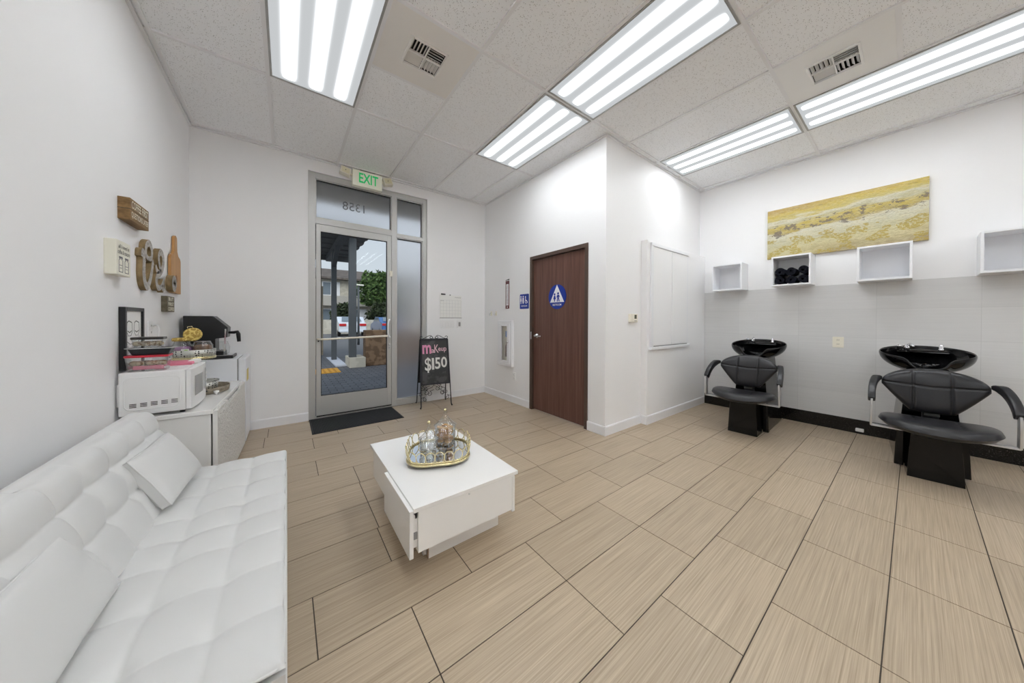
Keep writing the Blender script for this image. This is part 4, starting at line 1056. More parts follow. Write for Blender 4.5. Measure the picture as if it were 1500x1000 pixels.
# ================================================================== COFFEE TABLE
def table():
    x0, x1, y0, y1, zt = .447, 1.030, 1.362, 2.262, .355
    zb = .145
    t = thing('coffee_table', 'square white gloss coffee table with one drawer pulled out', 'coffee table', ((x0+x1)/2, (y0+y1)/2, 0))
    e = .018; ym = (y0 + y1) / 2
    build('top', B().box(x0, x1, y0, y1, zt - .020, zt), 'white_gloss', t, bevel=.0015)
    b = B().box(x0 + .022, x1 - .022, y0 + .004, y0 + .022, zb, zt - .020).box(x0 + .022, x1 - .022, y1 - .022, y1 - .004, zb, zt - .020)
    b.box(x0 + .022, x1 - .022, y0 + .022, y1 - .022, zb, zb + .016).box(x0 + .022, x1 - .022, ym - .009, ym + .009, zb + .016, zt - .020).box((x0+x1)/2 - .008, (x0+x1)/2 + .008, y0 + .022, y1 - .022, zb + .016, zt - .02)
    build('body', b, 'white_gloss', t, bevel=.001)
    b = B().box(x0 + .115, x1 - .03 - .02, y0 + .125, y0 + .14, 0, zb).box(x0 + .115, x1 - .05, y1 - .14, y1 - .125, 0, zb)
    b.box(x0 + .115, x0 + .13, y0 + .14, y1 - .14, 0, zb).box(x1 - .065, x1 - .05, y0 + .14, y1 - .14, 0, zb)
    b.box(x0 + .10, x0 + .115, y0 + .16, y0 + .18, 0, zb)
    build('plinth', b, 'white_gloss', t, bevel=.001)
    build('plinth_edge', B().box(x0 + .111, x0 + .1155, y0 + .1235, y0 + .1415, 0, zb), mat('raw_chipboard', (150, 128, 108), .8), t)
    build('screw', B().cyl((.725, y0 + .0005, zt - .028), (.725, y0 + .006, zt - .028), .004, n=10), 'steel', t)
    # drawers on the two long sides; the near left one stands open a few centimetres
    def drawer(xf, sgn, ya, yb, pull):
        xo = xf + sgn * pull
        xa, xb = sorted((xo, xo - sgn * .018))
        d = build('drawer', B().box(xa, xb, ya, yb, zb - .012, zt - (.008 if pull > .01 else .024)), 'white_gloss', t, bevel=.0015)
        lip = B().box(min(xo - sgn*.018, xo - sgn*.03), max(xo - sgn*.018, xo - sgn*.03), ya + .02, yb - .02, zt - .06, zt - .040); build('grip_edge', lip, 'white_gloss', d)
        x2 = xo - sgn * .30; p, q = sorted((xo - sgn * .018, x2 + sgn * .05))
        build('drawer_box', B().box(p, q, ya + .022, ya + .034, zb + .02, zt - .06).box(p, q, yb - .034, yb - .022, zb + .02, zt - .06).box(p, q, ya + .034, yb - .034, zb + .02, zb + .026), 'white_gloss', d)
        build('runner', B().box(p, q, ya + .016, ya + .022, zb + .06, zb + .09), 'grey_plastic', d)
    drawer(x0 + .0215, -1, y0 + .0, ym - .003, .040)
    drawer(x0 + .0215, -1, ym + .003, y1 - .002, .0015)
    drawer(x1 - .0215, 1, y0 + .002, ym - .003, .0015)
    drawer(x1 - .0215, 1, ym + .003, y1 - .002, .0015)
    # ---- mirrored tray with looped rim
    cx, cy = .752, 1.815; z = zt
    rot = Matrix.Translation((cx, cy, 0)) @ Matrix.Rotation(math.radians(-24), 4, 'Z')
    t = thing('mirrored_tray', 'gold mirrored tray with a looped rim on the white coffee table', 'tray', (cx, cy, z))
    P = rrect(.36, .36, .12, 10)
    fr = ((0, 0, 0), (1, 0, 0), (0, 1, 0), (0, 0, 1))
    build('base_band', B().tube([(p[0], p[1], z + .022) for p in P], .0075, 8, closed=True).tube([(p[0] * .985, p[1] * .985, z + .034) for p in P], .005, 8, closed=True).prism([(p[0] * .97, p[1] * .97) for p in P], fr, z + .018, z + .027).xf(rot), 'gold', t)
    build('mirror', B().prism([(p[0] * .955, p[1] * .955) for p in P], fr, z + .0272, z + .029).xf(rot), 'mirror', t)
    for sx, sy in ((-1, -1), (1, -1), (-1, 1), (1, 1)): build('foot', B().sphere((0, 0, z + .009), .009, 8).xf(rot @ Matrix.Translation((sx * .118, sy * .118, 0))), 'steel', t)
    # loops around the perimeter
    per = []; LP = len(P)
    seg = [(Vector((P[i][0], P[i][1])), Vector((P[(i+1) % LP][0], P[(i+1) % LP][1]))) for i in range(LP)]
    tot = sum((b_ - a_).length for a_, b_ in seg); NL = 24
    for k in range(NL):
        d = tot * k / NL
        for a_, b_ in seg:
            l = (b_ - a_).length
            if d <= l: break
            d -= l
        c = a_.lerp(b_, d / max(l, 1e-6)) * .99; tv = (b_ - a_).normalized(); ov = Vector((tv.y, -tv.x))
        lean = .012
        lp = [rot @ Vector((c.x + tv.x * .0275 * math.cos(q) + ov.x * lean * (1 + math.sin(q)) * .5, c.y + tv.y * .0275 * math.cos(q) + ov.y * lean * (1 + math.sin(q)) * .5, z + .066 + .033 * math.sin(q))) for q in [2 * PI * i / 22 for i in range(22)]]
        build('rim_loop', B().tube(lp, .0027, 6, closed=True), 'gold', t)
    # ---- apothecary jars
    zz = z + .0295
    def apoth(cx, cy, r, h, label, foot=True):
        t = thing('apothecary_jar', label, 'jar', (cx, cy, zz), 'lidded glass jars on the tray')
        b0 = .022 if foot else .004
        pr = [(.0001, 0), (r * .8, 0), (r * .8, .004), (r * .35, .012), (r * .5, b0), (r, b0 + .012), (r, h), (r - .003, h), (r - .003, b0 + .016), (r * .45, b0 + .005), (.0001, b0 + .005)] if foot else [(.0001, 0), (r * .97, 0), (r, .008), (r, h), (r - .003, h), (r - .003, .010), (r * .9, .006), (.0001, .006)]
        build('glass', B().lathe(pr, (cx, cy, zz), 36), 'jarglass', t)
        lid = B().lathe([(r + .006, h + .001), (r + .008, h + .006), (r * .8, h + .02), (r * .42, h + .045), (r * .17, h + .07), (r * .13, h + .084), (r * .2, h + .09), (.0001, h + .10)], (cx, cy, zz), 36)
        l = build('lid', lid, 'jarglass', t)
        build('knob', B().sphere((cx, cy, zz + h + .102), .0105, 10), 'gold', t)
    apoth(.690, 1.825, .055, .085, 'smaller empty footed glass jar with a pointed lid on the tray', True)
    apoth(.832, 1.905, .066, .118, 'larger glass jar full of cookies with a pointed lid on the tray', False)
    # cookies
    cnt = 0
    for lay in range(5):
        for k in range(4):
            a = k * PI / 2 + lay * .7 + random.uniform(-.2, .2); rr = .030
            tilt = random.uniform(-.7, .7)
            Rm = Matrix.Translation((.832 + rr * math.cos(a), 1.905 + rr * math.sin(a), zz + .022 + lay * .021)) @ Matrix.Rotation(a, 4, 'Z') @ Matrix.Rotation(tilt, 4, 'Y')
            ck = build('cookie', B().lathe([(.0001, -.006), (.021, -.006), (.026, -.002), (.025, .003), (.016, .006), (.0001, .0065)], (0, 0, 0), 18).xf(Rm), 'cookie', off=tuple(Rm.translation))
            tag(ck, 'golden chocolate chip cookie inside the larger glass jar', 'cookie', 'cookies in the glass jar')
    # small glasses at the front of the tray
    for (px, py, r, h, lb) in ((.655, 1.715, .022, .066, 'small clear glass bud vase at the front of the tray'), (.735, 1.722, .026, .045, 'small clear glass votive beside the bud vase on the tray')):
        t = thing('glass_votive', lb, 'glass', (px, py, zz), 'small glasses on the tray')
        build('glass', B().lathe([(.0001, 0), (r, 0), (r * 1.05, .01), (r * .75, h * .6), (r, h), (r - .002, h), (r * .7, h * .6), (r * .95, .012), (.0001, .008)], (px, py, zz), 24), 'jarglass', t)
table()

# ================================================================== MAT AND CHALKBOARD SIGN
def mat_and_sign():
    t = thing('door_mat', 'black ribbed rubber doormat on the floor inside the glass door', 'doormat', (.67, 4.12, 0))
    build('pile', B().box(.222, 1.12, 3.85, 4.39, .0005, .009), 'mat', t, bevel=.002)
    build('border', B().box(.205, .222, 3.83, 4.398, .0005, .006).box(1.12, 1.137, 3.83, 4.398, .0005, .006).box(.222, 1.12, 3.83, 3.85, .0005, .006), 'gasket', t)
    # A-frame chalkboard
    ox, oy, rz = 1.655, 4.185, math.radians(-9)
    t = thing('chalkboard_sign', 'black wrought iron A-frame chalkboard reading Makeup $150 by the glass door', 'sign', (ox, oy, 0))
    Rz = Matrix.Translation((ox, oy, 0)) @ Matrix.Rotation(rz, 4, 'Z')
    ln = math.atan2(.155, .93)
    for side in (1, -1):
        F = Rz @ (Matrix.Identity(4) if side > 0 else Matrix.Rotation(PI, 4, 'Z')) @ Matrix.Translation((0, -.015, .93)) @ Matrix.Rotation(-ln, 4, 'X')
        # F: local z runs down the panel as negative, local -y faces outwards
        Hh = .93 / math.cos(ln)
        for sx in (-1, 1):
            w0, w1 = .19, .205
            b = B()
            b.tube([(sx * w0, 0, 0), (sx * w1, 0, -Hh + .03), (sx * (w1 + .006), -.004, -Hh + .012), (sx * (w1 + .012), -.004, -Hh + .004)], [.0075, .0075, .009, .011], 8).xf(F)
            build('leg', b, 'black_metal', t)
        b = B().prism([(-.197, -.62), (.197, -.62), (.188, -.0), (-.188, -.0)], ((0, 0, 0), (1, 0, 0), (0, 0, 1), (0, -1, 0)), -.006, .006).xf(F)
        bd = build('board', b, 'board_black', t)
        b = B()
        b.box(-.19, .19, -.011, .008, -.022, .006).box(-.2, .2, -.011, .008, -.632, -.612)
        b.prism([(-.197 - .004, -.62), (-.197 + .018, -.62), (-.188 + .018, 0), (-.188 - .004, 0)], ((0, 0, 0), (1, 0, 0), (0, 0, 1), (0, -1, 0)), -.008, .011)
        b.prism([(.197 - .018, -.62), (.197 + .004, -.62), (.188 + .004, 0), (.188 - .018, 0)], ((0, 0, 0), (1, 0, 0), (0, 0, 1), (0, -1, 0)), -.008, .011)
        build('board_frame', b.xf(F), 'black_metal', t)
        if side > 0:
            def fr(x, z): 
                o = F @ Vector((x, -.0062, z)); r = (F.to_3x3() @ Vector((1, 0, 0))); u = F.to_3x3() @ Vector((0, 0, 1)); nn = F.to_3x3() @ Vector((0, -1, 0))
                return (tuple(o), tuple(r), tuple(u), tuple(nn))
            build('chalk_writing', B().text('m', fr(-.108, -.14), .125, 0, .0008, width=.12, bold=.03), 'chalkpink', bd)
            build('chalk_writing', B().text('a', fr(-.025, -.168), .05, 0, .0008, width=.045, bold=.012).text('K', fr(.025, -.135), .115, 0, .0008, width=.06, bold=.005).text('eup', fr(.108, -.158), .07, 0, .0008, width=.115, bold=.008), 'chalkrose', bd)
            build('chalk_writing', B().text('$', fr(-.098, -.36), .21, 0, .0008, width=.085, bold=.012).text('1', fr(-.03, -.345), .16, 0, .0008, width=.03, bold=.02).text('5', fr(.035, -.34), .16, 0, .0008, width=.075, bold=.02).text('0', fr(.125, -.33), .15, 0, .0008, width=.085, bold=.02), 'chalkwhite', bd)
        # scrolls beneath the board
        def spiral(cx, cz, r, a0, turns, sgn):
            return [(cx + sgn * r * (1 - .75 * k / 24) * math.cos(a0 + turns * 2 * PI * k / 24), 0, cz + r * (1 - .75 * k / 24) * math.sin(a0 + turns * 2 * PI * k / 24)) for k in range(25)]
        b = B()
        for sx in (-1, 1):
            b.tube([(sx * .02, 0, -.63), (sx * .05, 0, -.665), (sx * .10, 0, -.68), (sx * .14, 0, -.70)] + spiral(sx * .135, -.735, .035, PI / 2, 1.1, sx), .0035, 6)
            b.tube([(sx * .03, 0, -.70), (sx * .08, 0, -.715)] + spiral(sx * .09, -.75, .034, PI / 2, 1.2, sx), .0035, 6)
            b.tube([(sx * .2, 0, -.80), (sx * .16, 0, -.79)] + spiral(sx * .15, -.82, .03, PI / 2, 1.1, -sx), .0035, 6)
        build('lower_scroll', b.xf(F), 'black_metal', t)
    b = B()
    for sx in (-1, 1):
        pts = [(sx * .012, 0, .94), (sx * .022, 0, .965), (sx * .05, 0, .985), (sx * .09, 0, .972), (sx * .13, 0, .948), (sx * .165, 0, .937)]
        b.tube(pts + [(sx * (.175 + .018 * math.cos(q) * 1.0), 0, .955 + .018 * math.sin(q)) for q in [-PI/2 + k * .5 for k in range(10)]], .0042, 6)
        b.tube([(sx * .012, 0, .94)] + [(sx * (.038 + .018 * math.cos(q)), 0, .955 + .016 * math.sin(q)) for q in [PI + k * .55 for k in range(10)]], .0042, 6)
    build('top_scroll', b.xf(Rz), 'black_metal', t)
    build('hinge', B().cyl((-.19, 0, .93), (.19, 0, .93), .008).xf(Rz), 'black_metal', t)
mat_and_sign()

# ================================================================== SALON WASH CHAIRS
def wash_chair(cy, label):
    ox = 4.15
    t = thing('wash_chair', label, 'salon chair', (ox, cy, 0), 'black backwash salon chairs')
    # front pedestal
    build('pedestal', B().frust((3.842, 4.04, cy - .132, cy + .132, 0), (3.862, 4.02, cy - .112, cy + .112, .405)), 'black_gloss', t, bevel=.003)
    # rear cabinet carrying the basin
    b = B().frust((4.125, 4.74, cy - .178, cy + .178, .012), (4.165, 4.70, cy - .112, cy + .112, .80))
    build('cabinet', b, 'black_gloss', t, bevel=.004)
    build('foot_trim', B().box(4.06, 4.125, cy - .172, cy - .15, 0, .02).box(4.06, 4.125, cy + .15, cy + .172, 0, .02), 'chrome', t)
    for s in (-1, 1):
        build('support_post', B().frust((4.045, 4.10, cy + s * .16 - .026, cy + s * .16 + .026, .012), (4.06, 4.10, cy + s * .15 - .02, cy + s * .15 + .02, .40)), 'black_gloss', t, bevel=.006)
    # seat: wide boomerang cushion
    def seat(sg):
        def f(u, v):
            a = 2 * PI * u; r = v
            ca, sa = math.cos(a), math.sin(a)
            ex = .235 if ca < 0 else .16
            k = lambda q, p: math.copysign(abs(q) ** p, q)
            y = .280 * k(sa, .85) * r; x = ex * k(ca, .75) * r * (1 - .10 * abs(sa) ** 2)
            x += .05 * (abs(y) / .29) ** 2
            dome = math.sqrt(max(0, 1 - r ** 7))
            z = .405 + (.056 * dome if sg > 0 else -.036 * dome) + .022 * (abs(y) / .29) ** 2
            if sg > 0:
                g = .006 * math.exp(-((abs(y) - .10) / .005) ** 2); z -= g * (r < .97)
            return (3.815 + x, cy + y, z)
        return f
    build('seat', B().grid(seat(1), 56, 24, closed_u=True).grid(seat(-1), 56, 10, closed_u=True), 'black_leather', t)
    build('seat_support', B().box(3.88, 4.12, cy - .05, cy + .05, .375, .405).box(4.07, 4.15, cy - .04, cy + .04, .40, .52), 'black_metal', t)
    build('bracket', B().box(4.04, 4.052, cy - .04, cy + .035, .455, .50), mat('bracket_grey', (96, 96, 94), .5), t)
    # lens-shaped backrest
    def outl(tt):
        s = abs(tt)
        top = .712 + .108 * max(0, 1 - s ** 2.4) ** .62
        if s < .42: bot = .478
        else:
            q = (s - .42) / .58; bot = .478 + .205 * (q ** 1.12)
        bot = bot + .012 * (s / .42) ** 2 * (s < .42) + .012 * (s >= .42) * (1 - (s - .42) / .58)
        return top, bot
    def back(sg):
        def f(u, v):
            tt = math.sin((u - .5) * PI) * .999; top, bot = outl(tt); z = bot + (top - bot) * (.5 - .5 * math.cos(PI * v))
            y = .258 * tt; w = math.sin(PI * (.5 - .5 * math.cos(PI * v))) if 0 < v < 1 else 0
            p = max(0, 1 - (2 * ((z - bot) / max(top - bot, 1e-4)) - 1) ** 4) ** .5 * max(0, 1 - abs(tt) ** 5) ** .5
            if sg > 0:
                th = .052 * p
                th -= .013 * math.exp(-((abs(y) - .092) / .006) ** 2) * p
                th -= .010 * math.exp(-((z - (.705 - .02 * (1 - abs(tt)) )) / .006) ** 2) * p
            else: th = -.03 * p
            lean = .20 * (z - .478)
            curve = -.05 * abs(tt) ** 2
            return (4.03 + lean + curve - th, cy + y, z)
        return f
    build('backrest', B().grid(back(1), 150, 80).grid(back(-1), 40, 12), 'black_leather', t)
    # arms
    for s in (-1, 1):
        def sweep(b, pts, w, th):
            """pts in (x, y, z); flat strap: width w in the x-z plane, thickness th along y"""
            P = [Vector(p) for p in pts]; vs = []; fs = []
            for i, p in enumerate(P):
                tn = P[min(i+1, len(P)-1)] - P[max(i-1, 0)]; tn.y = 0; tn.normalize(); nn = Vector((tn.z, 0, -tn.x))
                ww = w if not isinstance(w, list) else w[i]
                for a, c in ((-1, -1), (1, -1), (1, 1), (-1, 1)): vs.append(p + nn * ww / 2 * a + Vector((0, th / 2 * c, 0)))
            for i in range(len(P) - 1):
                for k in range(4): fs.append((4*i + k, 4*i + (k+1) % 4, 4*i + 4 + (k+1) % 4, 4*i + 4 + k))
            e = 4 * (len(P) - 1); fs += [(3, 2, 1, 0), (e, e+1, e+2, e+3)]
            return b.add(vs, fs, True)
        arc = []
        for k in range(13):
            q = k / 12; a = math.radians(100 - 105 * q)
            arc.append((4.02 - .20 * (1 - math.cos(q * PI / 2) ** 1.0) - .06 * math.sin(q * PI * .5), cy + s * (.272 + .046 * math.sin(q * PI / 2)), .575 + .15 * math.cos(q * PI / 2) ** .8 + .012 * math.sin(PI * q)))
        build('arm_pad', sweep(B(), arc, [.03 + .03 * min(1, k / 4) for k in range(13)], .042), 'black_leather', t, bevel=.010, seg=3)
        e = arc[-1]
        post = [(e[0], e[1], e[2] + .01), (e[0] + .004, e[1] + s * .002, .48), (e[0] + .012, e[1] + s * .003, .372)]
        build('arm_post', sweep(B(), post, .058, .012), 'steel', t, bevel=.002)
        xx = e[0] + .012
        build('arm_bar', B().box(xx - .028, xx + .028, min(cy + s * .10, cy + s * .322), max(cy + s * .10, cy + s * .322), .366, .376), 'steel', t, bevel=.002)
        build('arm_bolt', B().cyl((4.02, cy + s * .262, .712), (4.01, cy + s * .295, .716), .006), 'chrome', t)
    # basin
    bx = 4.45
    def rimz(a):   # a=pi faces the sitter
        d = abs((a - PI + PI) % (2 * PI) - PI)
        nt = 1 / (1 + math.exp((d - .38) / .05))
        return -.078 * nt
    def basin(u, v):
        a = 2 * PI * u; ca, sa = math.cos(a), math.sin(a)
        sx, sy = (.255 if ca < 0 else .265), .262
        # v: 0 outer bottom .. .45 outer rim .. .5 lip .. 1 inner bottom
        if v < .45:
            q = v / .45; r = .38 + .62 * math.sin(q * PI / 2) ** .9; z = -.145 + (.145 + rimz(a)) * q ** 1.4
        elif v < .55:
            q = (v - .45) / .10; r = 1.0 - .05 * q; z = rimz(a) + .010 * math.sin(PI * q)
        else:
            q = (v - .55) / .45; r = .95 * math.cos(q * PI / 2 * .93) ** .8 if q < 1 else .10; z = rimz(a) * (1 - q) - .115 * math.sin(q * PI / 2)
            r = max(r, .08)
        x = bx + sx * r * ca
        return (x, cy + sy * r * sa, .925 + z + .17 * (x - bx))
    b = B().grid(basin, 72, 48, closed_u=True)
    bowl = build('basin', b, 'black_gloss', t)
    build('basin_neck', B().lathe([(.10, .765), (.085, .80), (.10, .84)], (bx + .02, cy, 0), 28), 'black_gloss', t)
    fz = .93 + .17 * .17
    build('deck', B().frust((4.575, 4.69, cy - .15, cy + .15, .92), (4.60, 4.685, cy - .14, cy + .14, .945)), 'black_gloss', t, bevel=.008)
    fa = build('faucet', B().lathe([(.018, .94), (.018, .97), (.012, .975), (.012, .99), (.0001, .992)], (4.615, cy + .085, 0), 18).tube([(4.615, cy + .085, .98), (4.57, cy + .07, 1.0), (4.53, cy + .06, .99), (4.515, cy + .055, .972)], .009, 10), 'chrome', t)
    build('tap_handle', B().lathe([(.014, .94), (.014, .965), (.02, .972), (.016, .985), (.0001, .987)], (4.60, cy + .13, 0), 16).cyl((4.60, cy + .13, .982), (4.57, cy + .145, .99), .005), 'chrome', fa)
    build('spray_hose_socket', B().lathe([(.018, .94), (.018, .955), (.012, .965), (.016, .985), (.010, .998), (.0001, 1.0)], (4.61, cy - .105, 0), 16), 'chrome', t)
    build('drain', B().lathe([(.0001, 0), (.022, 0), (.024, .003), (.0001, .004)], (bx, cy, .812), 18), 'chrome', t)
    return t
c1 = wash_chair(1.115, 'black backwash salon chair and basin in the far corner, beside the boxed-out white wall panel')
c2 = copy_thing(c1, (0, -1.222, 0), 'black backwash salon chair and basin nearest the right edge of the photo')
for o_, a_ in ((c1, 2.2), (c2, 4.5)):
    o_.rotation_euler = (0, 0, math.radians(a_)); o_.location.y += .31 * math.radians(a_)

# ================================================================== SHELVES, TOWELS, PAINTING
def shelf(y0, z0, label):
    w, h, d, e = .352, .35, .25, .018
    t = thing('cube_shelf', label, 'shelf', (XR, y0 + w / 2, z0), 'white cube wall shelves')
    x0, x1 = XR - d, XR - .001
    b = B().box(x0, x1, y0, y0 + e, z0, z0 + h).box(x0, x1, y0 + w - e, y0 + w, z0, z0 + h).box(x0, x1, y0 + e, y0 + w - e, z0, z0 + e).box(x0, x1, y0 + e, y0 + w - e, z0 + h - e, z0 + h)
    build('case', b, 'trimwhite', t, bevel=.0015)
    build('back_panel', B().box(XR - .012, XR - .004, y0 + e, y0 + w - e, z0 + e, z0 + h - e), 'trimwhite', t)
    return t
shelf(1.358, 1.610, 'empty white cube shelf farthest left on the tiled wall, by the corner')
shelf(.708, 1.622, 'white cube shelf holding rolled black towels')
shelf(.012, 1.612, 'empty white cube shelf in front of the painting, right end')
shelf(-.690, 1.612, 'empty white cube shelf at the right edge of the photo')
def towels():
    y0, z0 = .708 + .018, 1.622 + .018; r = .051
    # the rows nest against the shelf sides and each other
    spots = [(y0 + r, z0 + r, 'at the bottom right'), (y0 + 3.07 * r, z0 + r, 'at the bottom middle'), (y0 + 5.14 * r, z0 + r, 'at the bottom left'),
             (y0 + 1.0 * r, z0 + 3.02 * r, 'on top at the right'), (y0 + 3.12 * r, z0 + 2.98 * r, 'on top in the middle'), (y0 + 5.14 * r, z0 + 3.0 * r, 'on top at the left')]
    for k, (y, z, where) in enumerate(spots):
        xf = XR - .225 + .012 * (k % 3)
        t = thing('rolled_towel', 'rolled black towel %s of the towel shelf' % where, 'towel', (xf, y, z), 'rolled black towels in the cube shelf')
        n = 64; turns = 2.6; b = B(); th = .0135; vs = []
        a0 = random.uniform(0, 6)
        for i in range(n + 1):
            q = i / n; a = a0 + turns * 2 * PI * q; rr = .011 + (r - .0115 - .004) * q
            for dr in (-.5, .5):
                rad = rr + dr * th * .85
                for xx in (xf, XR - .02): vs.append((xx + (0.004 * math.sin(a * 3) if xx == xf else 0), y + rad * math.cos(a), z + rad * math.sin(a)))
        fs = []
        for i in range(n):
            c, d = 4 * i, 4 * i + 4
            fs += [(c, d, d + 1, c + 1), (c + 2, c + 3, d + 3, d + 2), (c, c + 2, d + 2, d), (c + 1, d + 1, d + 3, c + 3)]
        e = 4 * n; fs += [(0, 1, 3, 2), (e, e + 2, e + 3, e + 1)]
        b.add(vs, fs, True); build('towel', b, 'towel', t, smooth_angle=40)
towels()
def painting():
    t = thing('painting', 'wide yellow and grey abstract landscape canvas above the cube shelves', 'painting', (XR - .018, .538, 1.985))
    y0, y1, z0, z1 = -.080, 1.150, 1.985, 2.592
    build('canvas', B().box(XR - .034, XR - .002, y0, y1, z0, z1), 'art', t, bevel=.002)
painting()
tag(build('pipe_cap', B().box(XR - .06, XR - .022, .315, .375, .03, .06), 'white_plastic', off=(XR - .04, .345, .03), bevel=.004), 'small white pipe cap on the black base behind the nearer salon chair', 'pipe cap')

# ================================================================== OUTSIDE THE GLASS DOOR
def outside():
    def sm(name, a, b, sc, thr=.5, rough=.8): M[name] = m_speck(name, a, b, sc, thr, rough)
    m = mat('grey_pavers', (112, 114, 118), .7); n = N(m)
    br = n.new('ShaderNodeTexBrick'); n.link(n.coords('Object', (1, 1, 1)), br.inputs['Vector'])
    br.inputs['Scale'].default_value = 2.2; br.inputs['Mortar Size'].default_value = .02
    br.inputs['Color1'].default_value = lin((112, 114, 120)); br.inputs['Color2'].default_value = lin((94, 96, 102)); br.inputs['Mortar'].default_value = lin((62, 62, 66))
    n.base(br.outputs['Color']); M['pavers'] = m
    sm('asphalt', (96, 96, 98), (116, 116, 118), 30); sm('brownwall', (104, 82, 62), (134, 108, 84), 6)
    M['canopy'] = mat('canopy_grey', (92, 94, 96), .6); M['post'] = mat('post_grey', (84, 88, 92), .6)
    M['stucco'] = m_speck('stucco', (206, 200, 186), (192, 186, 172), 3, .5, .9); M['roofb'] = m_speck('roof_shingle', (92, 84, 80), (112, 104, 98), 4, .5, .9)
    M['win'] = mat('house_window', (120, 132, 142), .15); M['balc'] = mat('balcony', (180, 176, 168), .8)
    M['leaf'] = m_speck('leaf', (58, 84, 42), (96, 124, 66), 3, .5, .8); M['leafd'] = m_speck('leaf_dark', (40, 52, 32), (62, 74, 46), 3, .5, .8)
    M['bark'] = mat('bark', (78, 62, 50), .9)
    g = B().box(-8, 12, YB + .14, 13.5, -.10, -.012); struct('ground_pavers', g, 'pavers')
    struct('ground_street', B().box(-20, 40, 13.5, 60, -.12, -.03), 'asphalt')
    struct('added_soffit', B().box(-2, 5, YB + .14, 5.35, 2.93, 3.3), 'stucco')  # added overhang, out of direct view, darkens the top of the frosted transoms
    # tactile pad and white ramp
    t = thing('tactile_pad', 'yellow tactile paving pad on the pavers outside the door', 'paving pad', (.7, 8.45, -.012))
    b = B().box(.2, .985, 8.1, 8.82, -.012, .004)
    build('pad', b, mat('tactile_yellow', (226, 168, 62), .7), t)
    b = B()
    for k in range(7): b.box(.24 + .105 * k, .28 + .105 * k, 8.13, 8.79, .004, .010)
    build('ribs', b, mat('tactile_yellow_rib', (196, 138, 44), .7), t)
    tag(build('ramp_slab', B().add([(.985, 11.5, .0), (1.28, 11.5, .0), (1.245, 9.1, .02), (.99, 9.1, .02), (.985, 11.5, -.02), (1.28, 11.5, -.02), (1.245, 9.1, -.02), (.99, 9.1, -.02)], [(0, 1, 2, 3), (7, 6, 5, 4), (0, 4, 5, 1), (1, 5, 6, 2), (2, 6, 7, 3), (3, 7, 4, 0)]), mat('ramp_white', (206, 210, 222), .7), off=(1.12, 10.3, -.012)), 'white concrete ramp strip outside beyond the yellow pad', 'ramp')
    # canopy on posts
    t = thing('patio_canopy', 'grey slatted patio canopy on two square posts outside the door', 'canopy', (0, 9.0, -.012))
    b = B()
    for k in range(12):
        y = 8.5 + .36 * k; b.box(-4.5, 1.80, y, y + .34, 3.44 + .035 * (k % 2), 3.49 + .035 * (k % 2))
    build('roof_slats', b, 'canopy', t)
    build('beam', B().box(1.08, 1.24, 8.45, 12.7, 3.26, 3.44), 'post', t)
    build('fascia', B().box(-4.5, 1.8, 12.62, 12.75, 3.30, 3.5), 'canopy', t)
    p = build('post', B().box(1.245, 1.405, 8.72, 8.88, .25, 3.27), 'post', t)
    build('post', B().box(1.05, 1.18, 10.6, 10.73, -.01, 3.27).add([(1.06, 10.62, 2.9), (1.17, 10.62, 2.9), (1.17, 9.9, 3.28), (1.06, 9.9, 3.28), (1.06, 10.62, 2.76), (1.17, 10.62, 2.76), (1.17, 9.76, 3.26), (1.06, 9.76, 3.26)], [(0, 1, 2, 3), (7, 6, 5, 4), (0, 4, 5, 1), (1, 5, 6, 2), (2, 6, 7, 3), (3, 7, 4, 0)]), 'post', t)
    tag(build('plinth_block', B().box(1.235, 1.60, 8.62, 9.35, -.012, .245), 'stucco', off=(1.4, 8.95, -.012), bevel=.01), 'pale concrete block seat at the foot of the nearer post', 'block')
    tag(build('planter_wall', B().box(1.62, 6.5, 8.75, 9.10, -.012, .93), 'brownwall', off=(3, 8.9, -.012), bevel=.02), 'brown rendered planter wall right of the post outside', 'wall')
    tag(build('garden_wall', B().box(-3, 1.0, 12.9, 13.1, -.012, .62), 'stucco', off=(0, 13.0, -.012)), 'low pale garden wall behind the ramp outside', 'wall')
    tag(build('entrance_pier', B().box(.36, .98, 12.4, 12.8, -.012, 2.35), m_speck('pier_stucco', (150, 140, 122), (132, 122, 104), 4), off=(.7, 12.6, -.012)), 'taupe stucco pier at the left edge of the door view', 'pier')
    # far street wall
    tag(build('street_wall', B().box(-6, 30, 31.0, 31.25, -.03, 1.2), 'stucco', off=(6, 31.1, -.03)), 'long pale wall across the street behind the cars', 'wall')
    # apartment building
    t = thing('apartment_building', 'two-storey cream apartment building with a brown roof across the street', 'building', (6, 42, -.03))
    build('wall', B().box(-8, 17, 40, 48, -.03, 5.95), 'stucco', t)
    build('roof', B().add([(-8.6, 39.2, 5.9), (17.6, 39.2, 5.9), (17.6, 43, 7.3), (-8.6, 43, 7.3), (-8.6, 39.2, 5.7), (17.6, 39.2, 5.7), (17.6, 48.6, 5.7), (-8.6, 48.6, 5.7)], [(0, 1, 2, 3), (4, 5, 6, 7), (0, 4, 5, 1), (2, 6, 7, 3), (1, 5, 6, 2), (3, 7, 4, 0)]), 'roofb', t)
    build('walkway', B().box(-8, 17, 39.1, 40, 2.75, 2.95), 'balc', t); build('railing', B().box(-8, 17, 39.1, 39.18, 2.95, 3.85), 'balc', t)
    for k in range(9):
        for z in (.9, 3.9):
            w_ = build('window', B().box(-5.2 + 2.75 * k, -3.5 + 2.75 * k, 39.93, 40.02, z, z + 1.55), 'trimwhite', t)
            build('pane', B().box(-5.1 + 2.75 * k, -4.4 + 2.75 * k, 39.9, 39.95, z + .1, z + 1.45), 'win', w_)
